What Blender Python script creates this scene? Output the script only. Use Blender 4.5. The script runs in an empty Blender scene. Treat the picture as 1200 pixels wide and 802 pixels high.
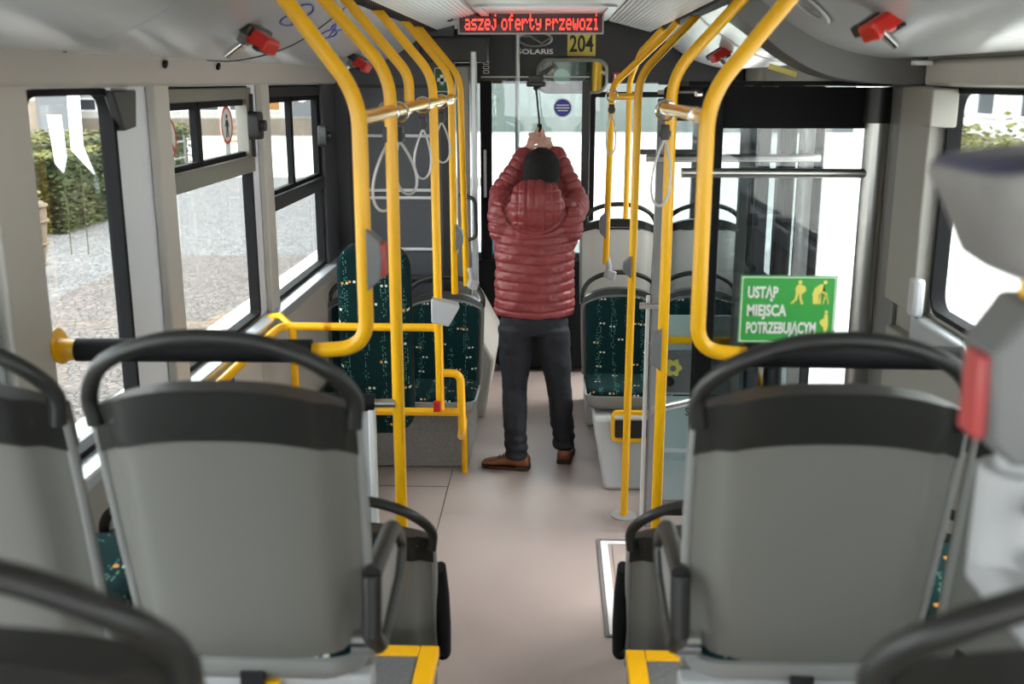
import bpy, bmesh, math, random
from mathutils import Vector, Matrix, noise
random.seed(7)
S = bpy.context.scene
COL = S.collection
PI = math.pi
# ---------------------------------------------------------------- camera
cam = bpy.data.cameras.new('camera'); co = bpy.data.objects.new('camera', cam); COL.objects.link(co)
cam.sensor_width = 36; cam.lens = 36.72; cam.clip_start = .02; cam.clip_end = 500
co.location = (.04, 0, 2.0)
co.rotation_euler = (PI/2-math.atan(306/1224), 0, math.radians(2.18))
cam.dof.use_dof = True; cam.dof.focus_distance = 4.9; cam.dof.aperture_fstop = 3.4
S.camera = co
# ---------------------------------------------------------------- light
w = bpy.data.worlds.new('sky'); S.world = w; w.use_nodes = True
bg = w.node_tree.nodes['Background']; bg.inputs[0].default_value = (.94, .965, 1, 1); bg.inputs[1].default_value = 4.2
sun = bpy.data.lights.new('sun', 'SUN'); sun.energy = 3; sun.angle = math.radians(40); sun.color = (1, .95, .87)
so = bpy.data.objects.new('sun', sun); COL.objects.link(so); so.rotation_euler = (math.radians(-12), math.radians(48), 0)
S.view_settings.view_transform = 'Standard'; S.view_settings.look = 'None'; S.view_settings.gamma = 1
S.view_settings.exposure = 0.84

# ---------------------------------------------------------------- materials
def mat(name, col, rough=.5, metal=0, spec=.5, emit=None, estr=1, bump=0, bscale=200, vary=0, vscale=8, coat=0):
    m = bpy.data.materials.new(name); m.use_nodes = True
    nt = m.node_tree; N = nt.nodes; b = N['Principled BSDF']
    b.inputs['Base Color'].default_value = (*col, 1); b.inputs['Roughness'].default_value = rough
    b.inputs['Metallic'].default_value = metal; b.inputs['Specular IOR Level'].default_value = spec
    b.inputs['Coat Weight'].default_value = coat
    if emit: b.inputs['Emission Color'].default_value = (*emit, 1); b.inputs['Emission Strength'].default_value = estr
    if bump or vary: tc = N.new('ShaderNodeTexCoord')
    if bump:
        n = N.new('ShaderNodeTexNoise'); n.inputs['Scale'].default_value = bscale
        bp = N.new('ShaderNodeBump'); bp.inputs['Strength'].default_value = bump; bp.inputs['Distance'].default_value = .002
        nt.links.new(tc.outputs['Object'], n.inputs['Vector']); nt.links.new(n.outputs[0], bp.inputs['Height'])
        nt.links.new(bp.outputs[0], b.inputs['Normal'])
    if vary:
        n = N.new('ShaderNodeTexNoise'); n.inputs['Scale'].default_value = vscale; n.inputs['Detail'].default_value = 6
        r = N.new('ShaderNodeValToRGB')
        r.color_ramp.elements[0].position = .3; r.color_ramp.elements[1].position = .7
        r.color_ramp.elements[0].color = (*[c*(1-vary) for c in col], 1); r.color_ramp.elements[1].color = (*[min(1, c*(1+vary)) for c in col], 1)
        nt.links.new(tc.outputs['Object'], n.inputs['Vector']); nt.links.new(n.outputs[0], r.inputs[0]); nt.links.new(r.outputs[0], b.inputs['Base Color'])
    return m
M = {}
M['shell'] = mat('seat_plastic', (.185, .18, .165), .36, bump=.15, bscale=900)
M['shellb'] = mat('seat_flange', (.27, .27, .26), .34)
M['black'] = mat('black_plastic', (.018, .018, .017), .38, bump=.1, bscale=1200)
M['rubber'] = mat('rubber', (.005, .005, .006), .7, spec=.2)
M['yellow'] = mat('yellow_paint', (.98, .50, .004), .28, spec=.5)
M['yellowm'] = mat('yellow_worn', (.90, .47, .02), .16, metal=.12)
M['chrome'] = mat('chrome', (.7, .7, .7), .16, metal=1)
M['steel'] = mat('brushed_steel', (.55, .54, .52), .34, metal=1)
M['alu'] = mat('aluminium', (.66, .68, .70), .35, metal=.6)
M['wire'] = mat('strap_cable', (.55, .55, .55), .35, metal=.3)
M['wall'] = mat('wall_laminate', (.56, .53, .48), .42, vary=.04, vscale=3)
M['wallb'] = mat('window_reveal', (.80, .84, .90), .4)
M['duct'] = mat('ceiling_duct', (.50, .51, .52), .24, spec=.6)
M['ceil'] = mat('ceiling_panel', (.66, .67, .68), .32)
M['header'] = mat('header_laminate', (.50, .465, .43), .45)
M['dark'] = mat('dark_grey_panel', (.017, .017, .018), .38)
M['dark2'] = mat('partition_grey', (.075, .078, .09), .4)
M['brown'] = mat('door_cover_grey', (.15, .145, .14), .4)
M['podium'] = mat('podium_floor', (.14, .14, .14), .7, vary=.15, vscale=60)
M['fr'] = mat('window_alu_frame', (.22, .21, .18), .4, metal=.3)
M['wall_shade'] = mat('wall_laminate_shaded', (.30, .285, .25), .42)  # wall laminate darkened: shade on the right side put into the colour
M['fac3'] = mat('grey_plaster', (.13, .145, .14), .85, vary=.1, vscale=.3)
M['red'] = mat('red_plastic', (.55, .02, .012), .3)
M['pink'] = mat('red_button', (.50, .07, .07), .35)
M['grey'] = mat('button_housing', (.17, .17, .17), .4)
M['lgrey'] = mat('light_grey_plastic', (.48, .48, .49), .4)
M['white'] = mat('white_plastic', (.8, .8, .8), .4)
M['mauve'] = mat('validator_housing', (.27, .26, .255), .45)
M['violet'] = mat('validator_top', (.03, .03, .10), .3)
M['green'] = mat('sign_green', (.05, .36, .065), .35)
M['dgreen'] = mat('aid_green', (.005, .10, .035), .4)
M['signw'] = mat('sign_white', (.85, .85, .78), .4)
M['signy'] = mat('sign_yellow', (.80, .70, .14), .4)
M['plate'] = mat('plate_yellow', (.75, .60, .10), .4)
M['ink'] = mat('ink_black', (.02, .02, .02), .5)
M['blue'] = mat('sticker_blue', (.03, .035, .36), .4)
M['teal'] = mat('teal_panel', (.50, .62, .60), .3)
M['led'] = mat('led_dots', (.8, .02, .01), .5, emit=(1, .05, .035), estr=1.5)
M['ledbg'] = mat('led_background', (.05, .002, .002), .12, spec=.7)
M['jacket'] = mat('quilted_jacket', (.27, .041, .044), .42, bump=.25, bscale=160, vary=.08, vscale=14)
M['trous'] = mat('dark_trousers', (.013, .014, .021), .75, bump=.5, bscale=60)
M['knit'] = mat('black_knit', (.010, .011, .010), .95, bump=1, bscale=300)
M['skin'] = mat('skin', (.58, .33, .25), .5)
M['shoe'] = mat('brown_leather', (.24, .075, .025), .32, vary=.25, vscale=18)
M['sole'] = mat('shoe_sole', (.05, .02, .012), .6)
M['eye'] = mat('eye_white', (.8, .8, .8), .2)
M['mirror'] = mat('mirror_glass', (.55, .62, .60), .04, metal=1)
M['fac'] = mat('building_plaster', (.42, .41, .39), .85, vary=.05, vscale=.6)
M['fac2'] = mat('building_plinth', (.17, .14, .11), .85, vary=.12, vscale=1.2)
M['wpane'] = mat('far_window_glass', (.04, .045, .055), .15)
M['stone'] = mat('planter_stone', (.12, .09, .06), .9, bump=1, bscale=30, vary=.25, vscale=20)
M['leaf'] = mat('hedge_leaf', (.035, .047, .009), .7, vary=.5, vscale=5)
M['leafy'] = mat('leaf_yellow', (.10, .10, .015), .7, vary=.4, vscale=5)  # yellower leaf tone; on hedge tops it stands in for light
M['board'] = mat('board_grey', (.10, .105, .115), .5)
M['orange'] = mat('shop_orange', (.25, .11, .015), .6)
M['wood'] = mat('bench_wood', (.25, .15, .08), .7)
M['postg'] = mat('post_grey', (.12, .12, .12), .6)

def glass(name, tint, ior=1.45, rough=0, refl=1.0):
    m = bpy.data.materials.new(name); m.use_nodes = True; nt = m.node_tree; N = nt.nodes; N.clear()
    o = N.new('ShaderNodeOutputMaterial'); t = N.new('ShaderNodeBsdfTransparent'); t.inputs[0].default_value = (*tint, 1)
    g = N.new('ShaderNodeBsdfGlossy'); g.inputs['Roughness'].default_value = rough
    f = N.new('ShaderNodeFresnel'); f.inputs[0].default_value = ior
    mm = N.new('ShaderNodeMath'); mm.operation = 'MULTIPLY'; mm.inputs[1].default_value = refl; mm.use_clamp = True
    x = N.new('ShaderNodeMixShader')
    L = nt.links.new
    ge = N.new('ShaderNodeNewGeometry'); inv = N.new('ShaderNodeMath'); inv.operation = 'SUBTRACT'; inv.inputs[0].default_value = 1
    m3 = N.new('ShaderNodeMath'); m3.operation = 'MULTIPLY'
    L(ge.outputs['Backfacing'], inv.inputs[1]); L(inv.outputs[0], m3.inputs[0]); L(mm.outputs[0], m3.inputs[1])
    L(f.outputs[0], mm.inputs[0]); L(m3.outputs[0], x.inputs[0]); L(t.outputs[0], x.inputs[1]); L(g.outputs[0], x.inputs[2]); L(x.outputs[0], o.inputs[0])
    return m
M['glass'] = glass('window_glass', (.90, .93, .92))
M['glassd'] = glass('door_glass', (.72, .75, .76), 1.6, 0, 1.6)
M['glassc'] = glass('cab_glass', (.82, .88, .86), 1.5, 0, 1.2)

def floor_mat():
    m = mat('floor_vinyl', (.3, .28, .26), .42, bump=.3, bscale=500)
    nt = m.node_tree; N = nt.nodes; L = nt.links.new; b = N['Principled BSDF']
    tc = N.new('ShaderNodeTexCoord')
    v = N.new('ShaderNodeTexNoise'); v.inputs['Scale'].default_value = 420; v.inputs['Detail'].default_value = 2
    r = N.new('ShaderNodeValToRGB'); e = r.color_ramp.elements
    e[0].position = .36; e[0].color = (.27, .222, .203, 1); e[1].position = .66; e[1].color = (.60, .495, .455, 1)
    n2 = N.new('ShaderNodeTexNoise'); n2.inputs['Scale'].default_value = 2.2; n2.inputs['Detail'].default_value = 5
    r2 = N.new('ShaderNodeValToRGB'); r2.color_ramp.elements[0].position = .3; r2.color_ramp.elements[0].color = (.86, .86, .86, 1); r2.color_ramp.elements[1].position = .7
    mx = N.new('ShaderNodeMix'); mx.data_type = 'RGBA'; mx.blend_type = 'MULTIPLY'; mx.inputs[0].default_value = 1
    L(tc.outputs['Object'], v.inputs['Vector']); L(tc.outputs['Object'], n2.inputs['Vector']); L(v.outputs[0], r.inputs[0]); L(n2.outputs[0], r2.inputs[0])
    L(r.outputs[0], mx.inputs[6]); L(r2.outputs[0], mx.inputs[7]); L(mx.outputs[2], b.inputs['Base Color'])
    return m
M['floor'] = floor_mat()

def box_mat():
    m = mat('speckled_side_panel', (.3, .29, .28), .5)
    nt = m.node_tree; N = nt.nodes; L = nt.links.new
    tc = N.new('ShaderNodeTexCoord'); v = N.new('ShaderNodeTexNoise'); v.inputs['Scale'].default_value = 260
    r = N.new('ShaderNodeValToRGB'); e = r.color_ramp.elements
    e[0].position = .38; e[0].color = (.16, .155, .15, 1); e[1].position = .62; e[1].color = (.36, .345, .33, 1)
    L(tc.outputs['Object'], v.inputs['Vector']); L(v.outputs[0], r.inputs[0]); L(r.outputs[0], N['Principled BSDF'].inputs['Base Color'])
    return m
M['speck'] = box_mat()

def fabric_mat():
    # dark green moquette: printed columns of tiny pale dots and pairs of white / orange squares
    m = mat('moquette', (.003, .021, .023), .95, spec=.15, bump=.6, bscale=900)
    nt = m.node_tree; N = nt.nodes; L = nt.links.new; b = N['Principled BSDF']
    tc = N.new('ShaderNodeTexCoord'); sp = N.new('ShaderNodeSeparateXYZ'); L(tc.outputs['Object'], sp.inputs[0])
    def mth(op, a, c=None, cl=False):
        x = N.new('ShaderNodeMath'); x.operation = op; x.use_clamp = cl
        for i, q in enumerate((a, c)):
            if q is None: continue
            if isinstance(q, (int, float)): x.inputs[i].default_value = q
            else: L(q, x.inputs[i])
        return x.outputs[0]
    x = sp.outputs[0]; z = mth('ADD', sp.outputs[2], mth('MULTIPLY', sp.outputs[1], -.9))
    cmb = N.new('ShaderNodeCombineXYZ'); L(x, cmb.inputs[0]); L(z, cmb.inputs[1])
    def vor(scale, metric='EUCLIDEAN', rnd=1):
        v = N.new('ShaderNodeTexVoronoi'); v.distance = metric; v.voronoi_dimensions = '2D'
        v.inputs['Scale'].default_value = scale; v.inputs['Randomness'].default_value = rnd; L(cmb.outputs[0], v.inputs['Vector']); return v
    v1 = vor(105, 'EUCLIDEAN', .55)
    dots = mth('LESS_THAN', v1.outputs['Distance'], .20)
    s1 = N.new('ShaderNodeSeparateColor'); L(v1.outputs['Color'], s1.inputs[0])
    # columns
    frac = mth('FRACT', mth('MULTIPLY', x, 12.5)); tri = mth('ABSOLUTE', mth('SUBTRACT', frac, .5))
    n = N.new('ShaderNodeTexNoise'); n.inputs['Scale'].default_value = 9; L(cmb.outputs[0], n.inputs['Vector'])
    colm = mth('LESS_THAN', tri, mth('MULTIPLY', mth('SUBTRACT', n.outputs[0], .36, True), 1.05))
    keep = mth('GREATER_THAN', s1.outputs[0], .42)
    dm = mth('MULTIPLY', mth('MULTIPLY', dots, colm), keep)
    # square pairs on a jittered grid
    v2 = vor(11, 'CHEBYCHEV', .85)
    s2 = N.new('ShaderNodeSeparateColor'); L(v2.outputs['Color'], s2.inputs[0])
    pos = N.new('ShaderNodeVectorMath'); pos.operation = 'SUBTRACT'; L(cmb.outputs[0], pos.inputs[0]); L(v2.outputs['Position'], pos.inputs[1])
    sp2 = N.new('ShaderNodeSeparateXYZ'); L(pos.outputs[0], sp2.inputs[0])
    ax = mth('ABSOLUTE', mth('SUBTRACT', mth('ABSOLUTE', sp2.outputs[0]), .0095)); az = mth('ABSOLUTE', sp2.outputs[1])
    sq = mth('MULTIPLY', mth('LESS_THAN', ax, .0052), mth('LESS_THAN', az, .0052))
    sq = mth('MULTIPLY', sq, mth('GREATER_THAN', s2.outputs[1], .35))
    left = mth('LESS_THAN', sp2.outputs[0], 0); isor = mth('MULTIPLY', left, mth('GREATER_THAN', s2.outputs[2], .55))
    m1 = N.new('ShaderNodeMix'); m1.data_type = 'RGBA'; m1.inputs[6].default_value = (.003, .021, .023, 1); m1.inputs[7].default_value = (.22, .55, .45, 1); L(dm, m1.inputs[0])
    mc = N.new('ShaderNodeMix'); mc.data_type = 'RGBA'; mc.inputs[6].default_value = (.75, .72, .6, 1); mc.inputs[7].default_value = (.8, .33, .06, 1); L(isor, mc.inputs[0])
    m2 = N.new('ShaderNodeMix'); m2.data_type = 'RGBA'; L(sq, m2.inputs[0]); L(m1.outputs[2], m2.inputs[6]); L(mc.outputs[2], m2.inputs[7])
    L(m2.outputs[2], b.inputs['Base Color'])
    return m
M['fabric'] = fabric_mat()

def cobble_mat(name, base, joint, scale=9):
    m = mat(name, base, .85)
    nt = m.node_tree; N = nt.nodes; L = nt.links.new; b = N['Principled BSDF']
    tc = N.new('ShaderNodeTexCoord'); v = N.new('ShaderNodeTexVoronoi'); v.feature = 'DISTANCE_TO_EDGE'; v.inputs['Scale'].default_value = scale
    v2 = N.new('ShaderNodeTexVoronoi'); v2.inputs['Scale'].default_value = scale
    L(tc.outputs['Object'], v.inputs['Vector']); L(tc.outputs['Object'], v2.inputs['Vector'])
    r = N.new('ShaderNodeValToRGB'); r.color_ramp.elements[0].position = .02; r.color_ramp.elements[0].color = (*joint, 1); r.color_ramp.elements[1].position = .12; r.color_ramp.elements[1].color = (1, 1, 1, 1)
    r2 = N.new('ShaderNodeValToRGB'); r2.color_ramp.elements[0].color = (*[c*.62 for c in base], 1); r2.color_ramp.elements[1].color = (*[min(1, c*1.3) for c in base], 1)
    L(v2.outputs['Color'], r2.inputs[0]); L(v.outputs[0], r.inputs[0])
    mx = N.new('ShaderNodeMix'); mx.data_type = 'RGBA'; mx.blend_type = 'MULTIPLY'; mx.inputs[0].default_value = 1
    L(r2.outputs[0], mx.inputs[6]); L(r.outputs[0], mx.inputs[7]); L(mx.outputs[2], b.inputs['Base Color'])
    return m
M['cobble'] = cobble_mat('cobblestones', (.14, .137, .136), (.20, .19, .18), 14)
M['cobble2'] = cobble_mat('red_cobblestones', (.115, .095, .085), (.19, .18, .17), 14)
M['paving'] = mat('pale_paving', (.62, .60, .56), .8, vary=.06, vscale=1)

# ---------------------------------------------------------------- mesh helpers
class MB:
    def __init__(s): s.v = []; s.f = []
    def add(s, vs, fs):
        o = len(s.v); s.v += [tuple(p) for p in vs]; s.f += [tuple(i+o for i in q) for q in fs]; return s
    def box(s, x0, x1, y0, y1, z0, z1):
        vs = [(x, y, z) for x in (x0, x1) for y in (y0, y1) for z in (z0, z1)]
        return s.add(vs, [(0, 1, 3, 2), (4, 6, 7, 5), (0, 4, 5, 1), (2, 3, 7, 6), (0, 2, 6, 4), (1, 5, 7, 3)])
    def obox(s, c, size, R=None):
        h = [a/2 for a in size]; vs = []
        for x in (-1, 1):
            for y in (-1, 1):
                for z in (-1, 1):
                    p = Vector((x*h[0], y*h[1], z*h[2]))
                    if R is not None: p = R @ p
                    vs.append(p+Vector(c))
        return s.add(vs, [(0, 1, 3, 2), (4, 6, 7, 5), (0, 4, 5, 1), (2, 3, 7, 6), (0, 2, 6, 4), (1, 5, 7, 3)])
    def rings(s, rs, cap=True, close=False):
        n = len(rs[0]); o = len(s.v)
        for r in rs: s.v += [tuple(p) for p in r]
        k = len(rs)
        for i in range(k if close else k-1):
            a = o+i*n; b = o+((i+1) % k)*n
            for j in range(n):
                s.f.append((a+j, a+(j+1) % n, b+(j+1) % n, b+j))
        if cap and not close:
            s.f.append(tuple(o+j for j in reversed(range(n)))); s.f.append(tuple(o+(k-1)*n+j for j in range(n)))
        return s
    def tube(s, pts, r, seg=14, close=False, cap=True, flat=None):
        P = [Vector(p) for p in pts]; k = len(P); rs = []
        N = None
        for i in range(k):
            if close: t = (P[(i+1) % k]-P[i-1]).normalized()
            else: t = (P[min(i+1, k-1)]-P[max(i-1, 0)]).normalized()
            if N is None:
                N = t.cross(Vector((0, 0, 1)))
                if N.length < .1: N = t.cross(Vector((0, 1, 0)))
                N.normalize()
            else: N = (N-t*N.dot(t)).normalized()
            B = t.cross(N); rr = r[i] if isinstance(r, (list, tuple)) else r
            fx, fy = flat or (1, 1)
            rs.append([P[i]+N*math.cos(a)*rr*fx+B*math.sin(a)*rr*fy for a in [2*PI*j/seg for j in range(seg)]])
        return s.rings(rs, cap, close)
    def disc(s, c, n, r, t=.002, seg=24, sx=1, sy=1):
        c = Vector(c); n = Vector(n).normalized(); u = n.cross(Vector((0, 0, 1)))
        if u.length < .1: u = Vector((1, 0, 0))
        u.normalize(); v = n.cross(u)
        R = lambda q: [c+n*q+u*math.cos(a)*r*sx+v*math.sin(a)*r*sy for a in [2*PI*j/seg for j in range(seg)]]
        return s.rings([R(0), R(t)])
    def ell(s, c, r, seg=20, rg=12, R=None):
        rs = []
        for i in range(1, rg):
            th = PI*i/rg; q = []
            for j in range(seg):
                a = 2*PI*j/seg; p = Vector((r[0]*math.sin(th)*math.cos(a), r[1]*math.sin(th)*math.sin(a), -r[2]*math.cos(th)))
                if R is not None: p = R @ p
                q.append(p+Vector(c))
            rs.append(q)
        return s.rings(rs)
    def prism(s, poly, f, d):          # poly 2D points, f maps (a,b,depth)->xyz
        n = len(poly); return s.rings([[f(a, b, 0) for a, b in poly], [f(a, b, d) for a, b in poly]])
    def capsule(s, a, b, ra, rb, seg=16, n=5):
        a = Vector(a); b = Vector(b); t = (b-a).normalized(); pts = []; rr = []
        for i in range(n): 
            th = PI/2*(1-(i+.15)/n); pts.append(a-t*ra*math.sin(th)); rr.append(ra*math.cos(th))
        for i in range(n+1): pts.append(a.lerp(b, i/n)); rr.append(ra+(rb-ra)*i/n)
        for i in reversed(range(n)):
            th = PI/2*(1-(i+.15)/n); pts.append(b+t*rb*math.sin(th)); rr.append(rb*math.cos(th))
        return s.tube(pts, rr, seg)

def rr2(w, h, r, n=6, cx=0, cy=0):   # rounded rectangle outline
    r = min(r, w/2-1e-4, h/2-1e-4); o = []
    for (sx, sy, a0) in ((1, 1, 0), (-1, 1, PI/2), (-1, -1, PI), (1, -1, 1.5*PI)):
        for i in range(n+1):
            a = a0+PI/2*i/n; o.append((cx+sx*(w/2-r)+r*math.cos(a), cy+sy*(h/2-r)+r*math.sin(a)))
    return o
def frame2(mb, w, h, r, t, f, d, cx=0, cy=0, n=6):  # rounded frame extruded
    A = rr2(w, h, r, n, cx, cy); B = rr2(w-2*t, h-2*t, max(.004, r-t), n, cx, cy)
    k = len(A); vs = [f(a, b, 0) for a, b in A]+[f(a, b, d) for a, b in A]+[f(a, b, d) for a, b in B]+[f(a, b, 0) for a, b in B]
    mb.rings([vs[0:k], vs[k:2*k], vs[2*k:3*k], vs[3*k:]], close=True); return mb
def fillet(pts, r, n=7):
    P = [Vector(p) for p in pts]; out = [P[0]]
    for i in range(1, len(P)-1):
        a = P[i-1]-P[i]; b = P[i+1]-P[i]; la = a.length; lb = b.length; a.normalize(); b.normalize()
        ang = a.angle(b); d = min(r/math.tan(ang/2), la*.48, lb*.48)
        p0 = P[i]+a*d; p1 = P[i]+b*d
        for k in range(n+1):
            t = k/n; out.append(p0*(1-t)**2+P[i]*2*t*(1-t)+p1*t*t)
    out.append(P[-1]); return out
def smoothpath(pts, n=8):
    P = [Vector(p) for p in pts]; P = [P[0]*2-P[1]]+P+[P[-1]*2-P[-2]]; out = []
    for i in range(1, len(P)-2):
        for k in range(n):
            t = k/n; a, b, c, d = P[i-1:i+3]
            out.append(.5*((2*b)+(c-a)*t+(2*a-5*b+4*c-d)*t*t+(3*b-a-3*c+d)*t**3))
    out.append(P[-2]); return out

def wloc(o):
    v = Vector((0, 0, 0))
    while o: v += o.location; o = o.parent
    return v
def obj(name, mb, m, parent=None, smooth=True, bevel=0, bseg=2, origin=None, ang=35):
    me = bpy.data.meshes.new(name)
    off = wloc(parent) if parent else Vector((0, 0, 0))
    if origin is not None: off = Vector(origin)
    me.from_pydata([tuple(Vector(p)-off) for p in mb.v], [], mb.f)
    b = bmesh.new(); b.from_mesh(me); bmesh.ops.recalc_face_normals(b, faces=b.faces); b.to_mesh(me); b.free()
    me.materials.append(M[m] if isinstance(m, str) else m)
    if smooth: me.shade_smooth(); me.set_sharp_from_angle(angle=math.radians(ang))
    o = bpy.data.objects.new(name, me); COL.objects.link(o)
    if parent: o.parent = parent
    elif origin is not None: o.location = origin
    if bevel:
        q = o.modifiers.new('bevel', 'BEVEL'); q.width = bevel; q.segments = bseg; q.limit_method = 'ANGLE'; q.angle_limit = math.radians(50)
    return o
def tag(o, label, cat, group=None):
    o['label'] = label; o['category'] = cat
    if group: o['group'] = group
    return o
def thing(name, label, cat, loc=(0, 0, 0), group=None):
    o = bpy.data.objects.new(name, None); o.empty_display_size = .05; COL.objects.link(o); o.location = loc
    return tag(o, label, cat, group)
def struct(name, mb=None, m=None, loc=(0, 0, 0), **k):
    if mb is None:
        o = bpy.data.objects.new(name, None); COL.objects.link(o); o.location = loc
    else: o = obj(name, mb, m, **k)
    o['kind'] = 'structure'; return o
def lab(o, s): o['label'] = s; return o
def copy_tree(o, parent=None):
    c = o.copy(); COL.objects.link(c); c.parent = parent
    for ch in list(o.children): copy_tree(ch, c)
    return c
def text_mesh(name, body, size, m, parent, xf, bold=0, xs=1, ext=.0006, align='CENTER', space=1):
    cu = bpy.data.curves.new('t', 'FONT'); cu.body = body; cu.size = size; cu.extrude = ext; cu.offset = bold
    cu.align_x = align; cu.align_y = 'CENTER'; cu.resolution_u = 3; cu.space_character = space
    to = bpy.data.objects.new('t', cu); COL.objects.link(to)
    bpy.context.view_layer.update()
    me = bpy.data.meshes.new_from_object(to.evaluated_get(bpy.context.evaluated_depsgraph_get()))
    bpy.data.objects.remove(to); bpy.data.curves.remove(cu)
    off = wloc(parent)
    for v in me.vertices: v.co = Vector(xf(v.co.x*xs, v.co.y, v.co.z))-off
    me.materials.clear(); me.materials.append(M[m]); me.name = name
    o = bpy.data.objects.new(name, me); COL.objects.link(o); o.parent = parent; return o

# ================================================================ SETTING
XL, XR = -1.2, 1.2
struct('floor', MB().box(-1.26, 1.26, -2.6, 8.05, -.12, 0), 'floor', smooth=False)
mb = MB().box(-.475, -.4715, 3.0, 5.2, 0, .0012).box(-1.2, -.475, 4.95, 4.9535, 0, .0012)
struct('trim_1', mb, 'ink', smooth=False)

def wall_seg(mb, side, y0, y1, z0, z1, t=.03, inset=0):
    x = XL if side < 0 else XR
    a, b = (x-t, x+inset) if side < 0 else (x-inset, x+t)
    mb.box(a, b, y0, y1, z0, z1)
# ---- left wall
mb = MB()
wall_seg(mb, -1, -2.6, 8.05, -.1, 1.03); wall_seg(mb, -1, -2.6, 8.05, 1.98, 2.45)
for y0, y1 in ((-2.6, -2.2), (-.1, .25), (2.20, 2.44), (2.97, 3.34), (4.30, 4.55), (5.60, 8.05)): wall_seg(mb, -1, y0, y1, 1.03, 1.98)
wl = struct('wall_left', mb, 'wallb', smooth=False)
def wpart(name, side, y0, y1, z0, z1, m, ins=.02, parent=None, bev=.006):
    mb = MB(); x = XL if side < 0 else XR; sg = 1 if side < 0 else -1
    mb.box(x, x+sg*ins, y0, y1, z0, z1)
    return obj(name, mb, m, parent, bevel=bev)
for y0, y1 in ((2.24, 2.43), (3.22, 3.345), (4.42, 4.54), (.05, .24)): wpart('pillar_cover', -1, y0, y1, 1.02, 1.99, 'wall', .03, wl)
wpart('pillar_cover', -1, 5.63, 5.95, 1.0, 1.99, 'dark2', .02, wl)
wpart('window_header', -1, -2.5, 5.95, 1.985, 2.085, 'header', .035, wl, .012)
wpart('sill_strip', -1, -2.5, 5.95, .985, 1.025, 'alu', .075, wl, .008)
for y0, y1 in ((-2.5, 2.39), (2.40, 4.19), (4.2, 5.94)): wpart('side_panel', -1, y0, y1, .02, .98, 'wall', .03, wl, .004)
# ---- right wall
mb = MB()
wall_seg(mb, 1, -2.6, 3.76, -.1, 1.31); wall_seg(mb, 1, -2.6, 8.05, 1.98, 2.45)
for y0, y1 in ((-2.6, -2.2), (.9, 1.2), (3.17, 3.76)): wall_seg(mb, 1, y0, y1, 1.31, 1.98)
wall_seg(mb, 1, 4.68, 6.55, -.1, .95)
for y0, y1 in ((4.68, 5.0), (6.25, 6.55), (7.75, 8.05)): wall_seg(mb, 1, y0, y1, -.1, 1.98)
wr = struct('wall_right', mb, 'wall_shade', smooth=False)
wpart('pillar_cover', 1, 3.19, 3.46, 1.3, 1.985, 'wall_shade', .05, wr)
wpart('pillar_cover', 1, 3.47, 3.64, .02, 1.985, 'brown', .02, wr)
wpart('window_header', 1, -2.5, 3.3, 1.985, 2.06, 'header', .04, wr, .012)
wpart('sill_strip', 1, -2.5, 3.2, 1.22, 1.30, 'alu', .05, wr, .01)
wpart('side_panel', 1, -2.5, 3.45, .61, 1.21, 'wall_shade', .04, wr)
mb = MB().box(XR-.065, XR-.03, 3.135, 3.2, 1.30, 1.42); obj('sill_clip', mb, 'lgrey', wr, bevel=.012)
mb = MB().box(XR-.08, XR-.002, 3.10, 3.2, 1.87, 1.98); obj('corner_clip', mb, 'wall_shade', wr, bevel=.006)
# ---- rear wall
mb = MB().box(-1.26, 1.26, -2.66, -2.6, -.1, 1.2).box(-1.26, 1.26, -2.66, -2.6, 2.0, 2.45)
struct('wall_rear', mb, 'wall', smooth=False)

# ---- windows
def fx(side):  # map (a=y, b=z, d) on a side wall
    x = XL if side < 0 else XR; sg = 1 if side < 0 else -1
    return lambda a, b, d: (x-sg*.035+sg*d, a, b)
wn = [0]
def window(side, y0, y1, z0, z1, r=.05, seal=.018, m='rubber'):
    wn[0] += 1; W = struct('window_%d' % wn[0], loc=(XL if side < 0 else XR, (y0+y1)/2, z0))
    f = fx(side); w_, h_ = y1-y0+.012, z1-z0+.012
    obj('window_seal', frame2(MB(), w_, h_, r, seal, lambda a, b, d: f(a, b, d), .042, (y0+y1)/2, (z0+z1)/2), m, W)
    obj('pane', MB().prism([(y0, z0), (y1, z0), (y1, z1), (y0, z1)], lambda a, b, d: f(a, b, d+.008), .005), 'glass', W, smooth=False)
    return W, f
W1, f1 = window(-1, 2.445, 2.965, 1.035, 1.975, .07)
obj('blind_bracket', MB().prism([(2.91, 1.975), (3.08, 1.975), (3.06, 1.87), (2.975, 1.862)], lambda a, b, d: f1(a, b, d+.035), .03), 'dark', W1, bevel=.005)
def hopper(W, f, y0, y1, zb, zt, yd, fm, dm):
    obj('mid_rail', MB().prism([(y0, zb-.035), (y1, zb-.035), (y1, zb+.03), (y0, zb+.03)], lambda a, b, d: f(a, b, d), .06), fm, W, bevel=.005)
    obj('top_rail', MB().prism([(y0, zt-.045), (y1, zt-.045), (y1, zt), (y0, zt)], lambda a, b, d: f(a, b, d+.002), .05), fm, W, bevel=.004)
    for a0, a1 in ((y0+.004, yd), (yd, y1-.01)):
        q = obj('sash', frame2(MB(), a1-a0, zt-zb-.07, .03, .024, lambda a, b, d: f(a, b, d+.012), .025, (a0+a1)/2, (zt+zb)/2-.01), dm, W)
W2, f2 = window(-1, 3.352, 4.30, 1.035, 1.975, .03)
hopper(W2, f2, 3.36, 4.29, 1.675, 1.975, 3.69, 'fr', 'rubber')
obj('side_rail', MB().prism([(4.235, 1.70), (4.30, 1.70), (4.30, 1.975), (4.235, 1.975)], lambda a, b, d: f2(a, b, d+.004), .05), 'fr', W2, bevel=.003)
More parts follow.
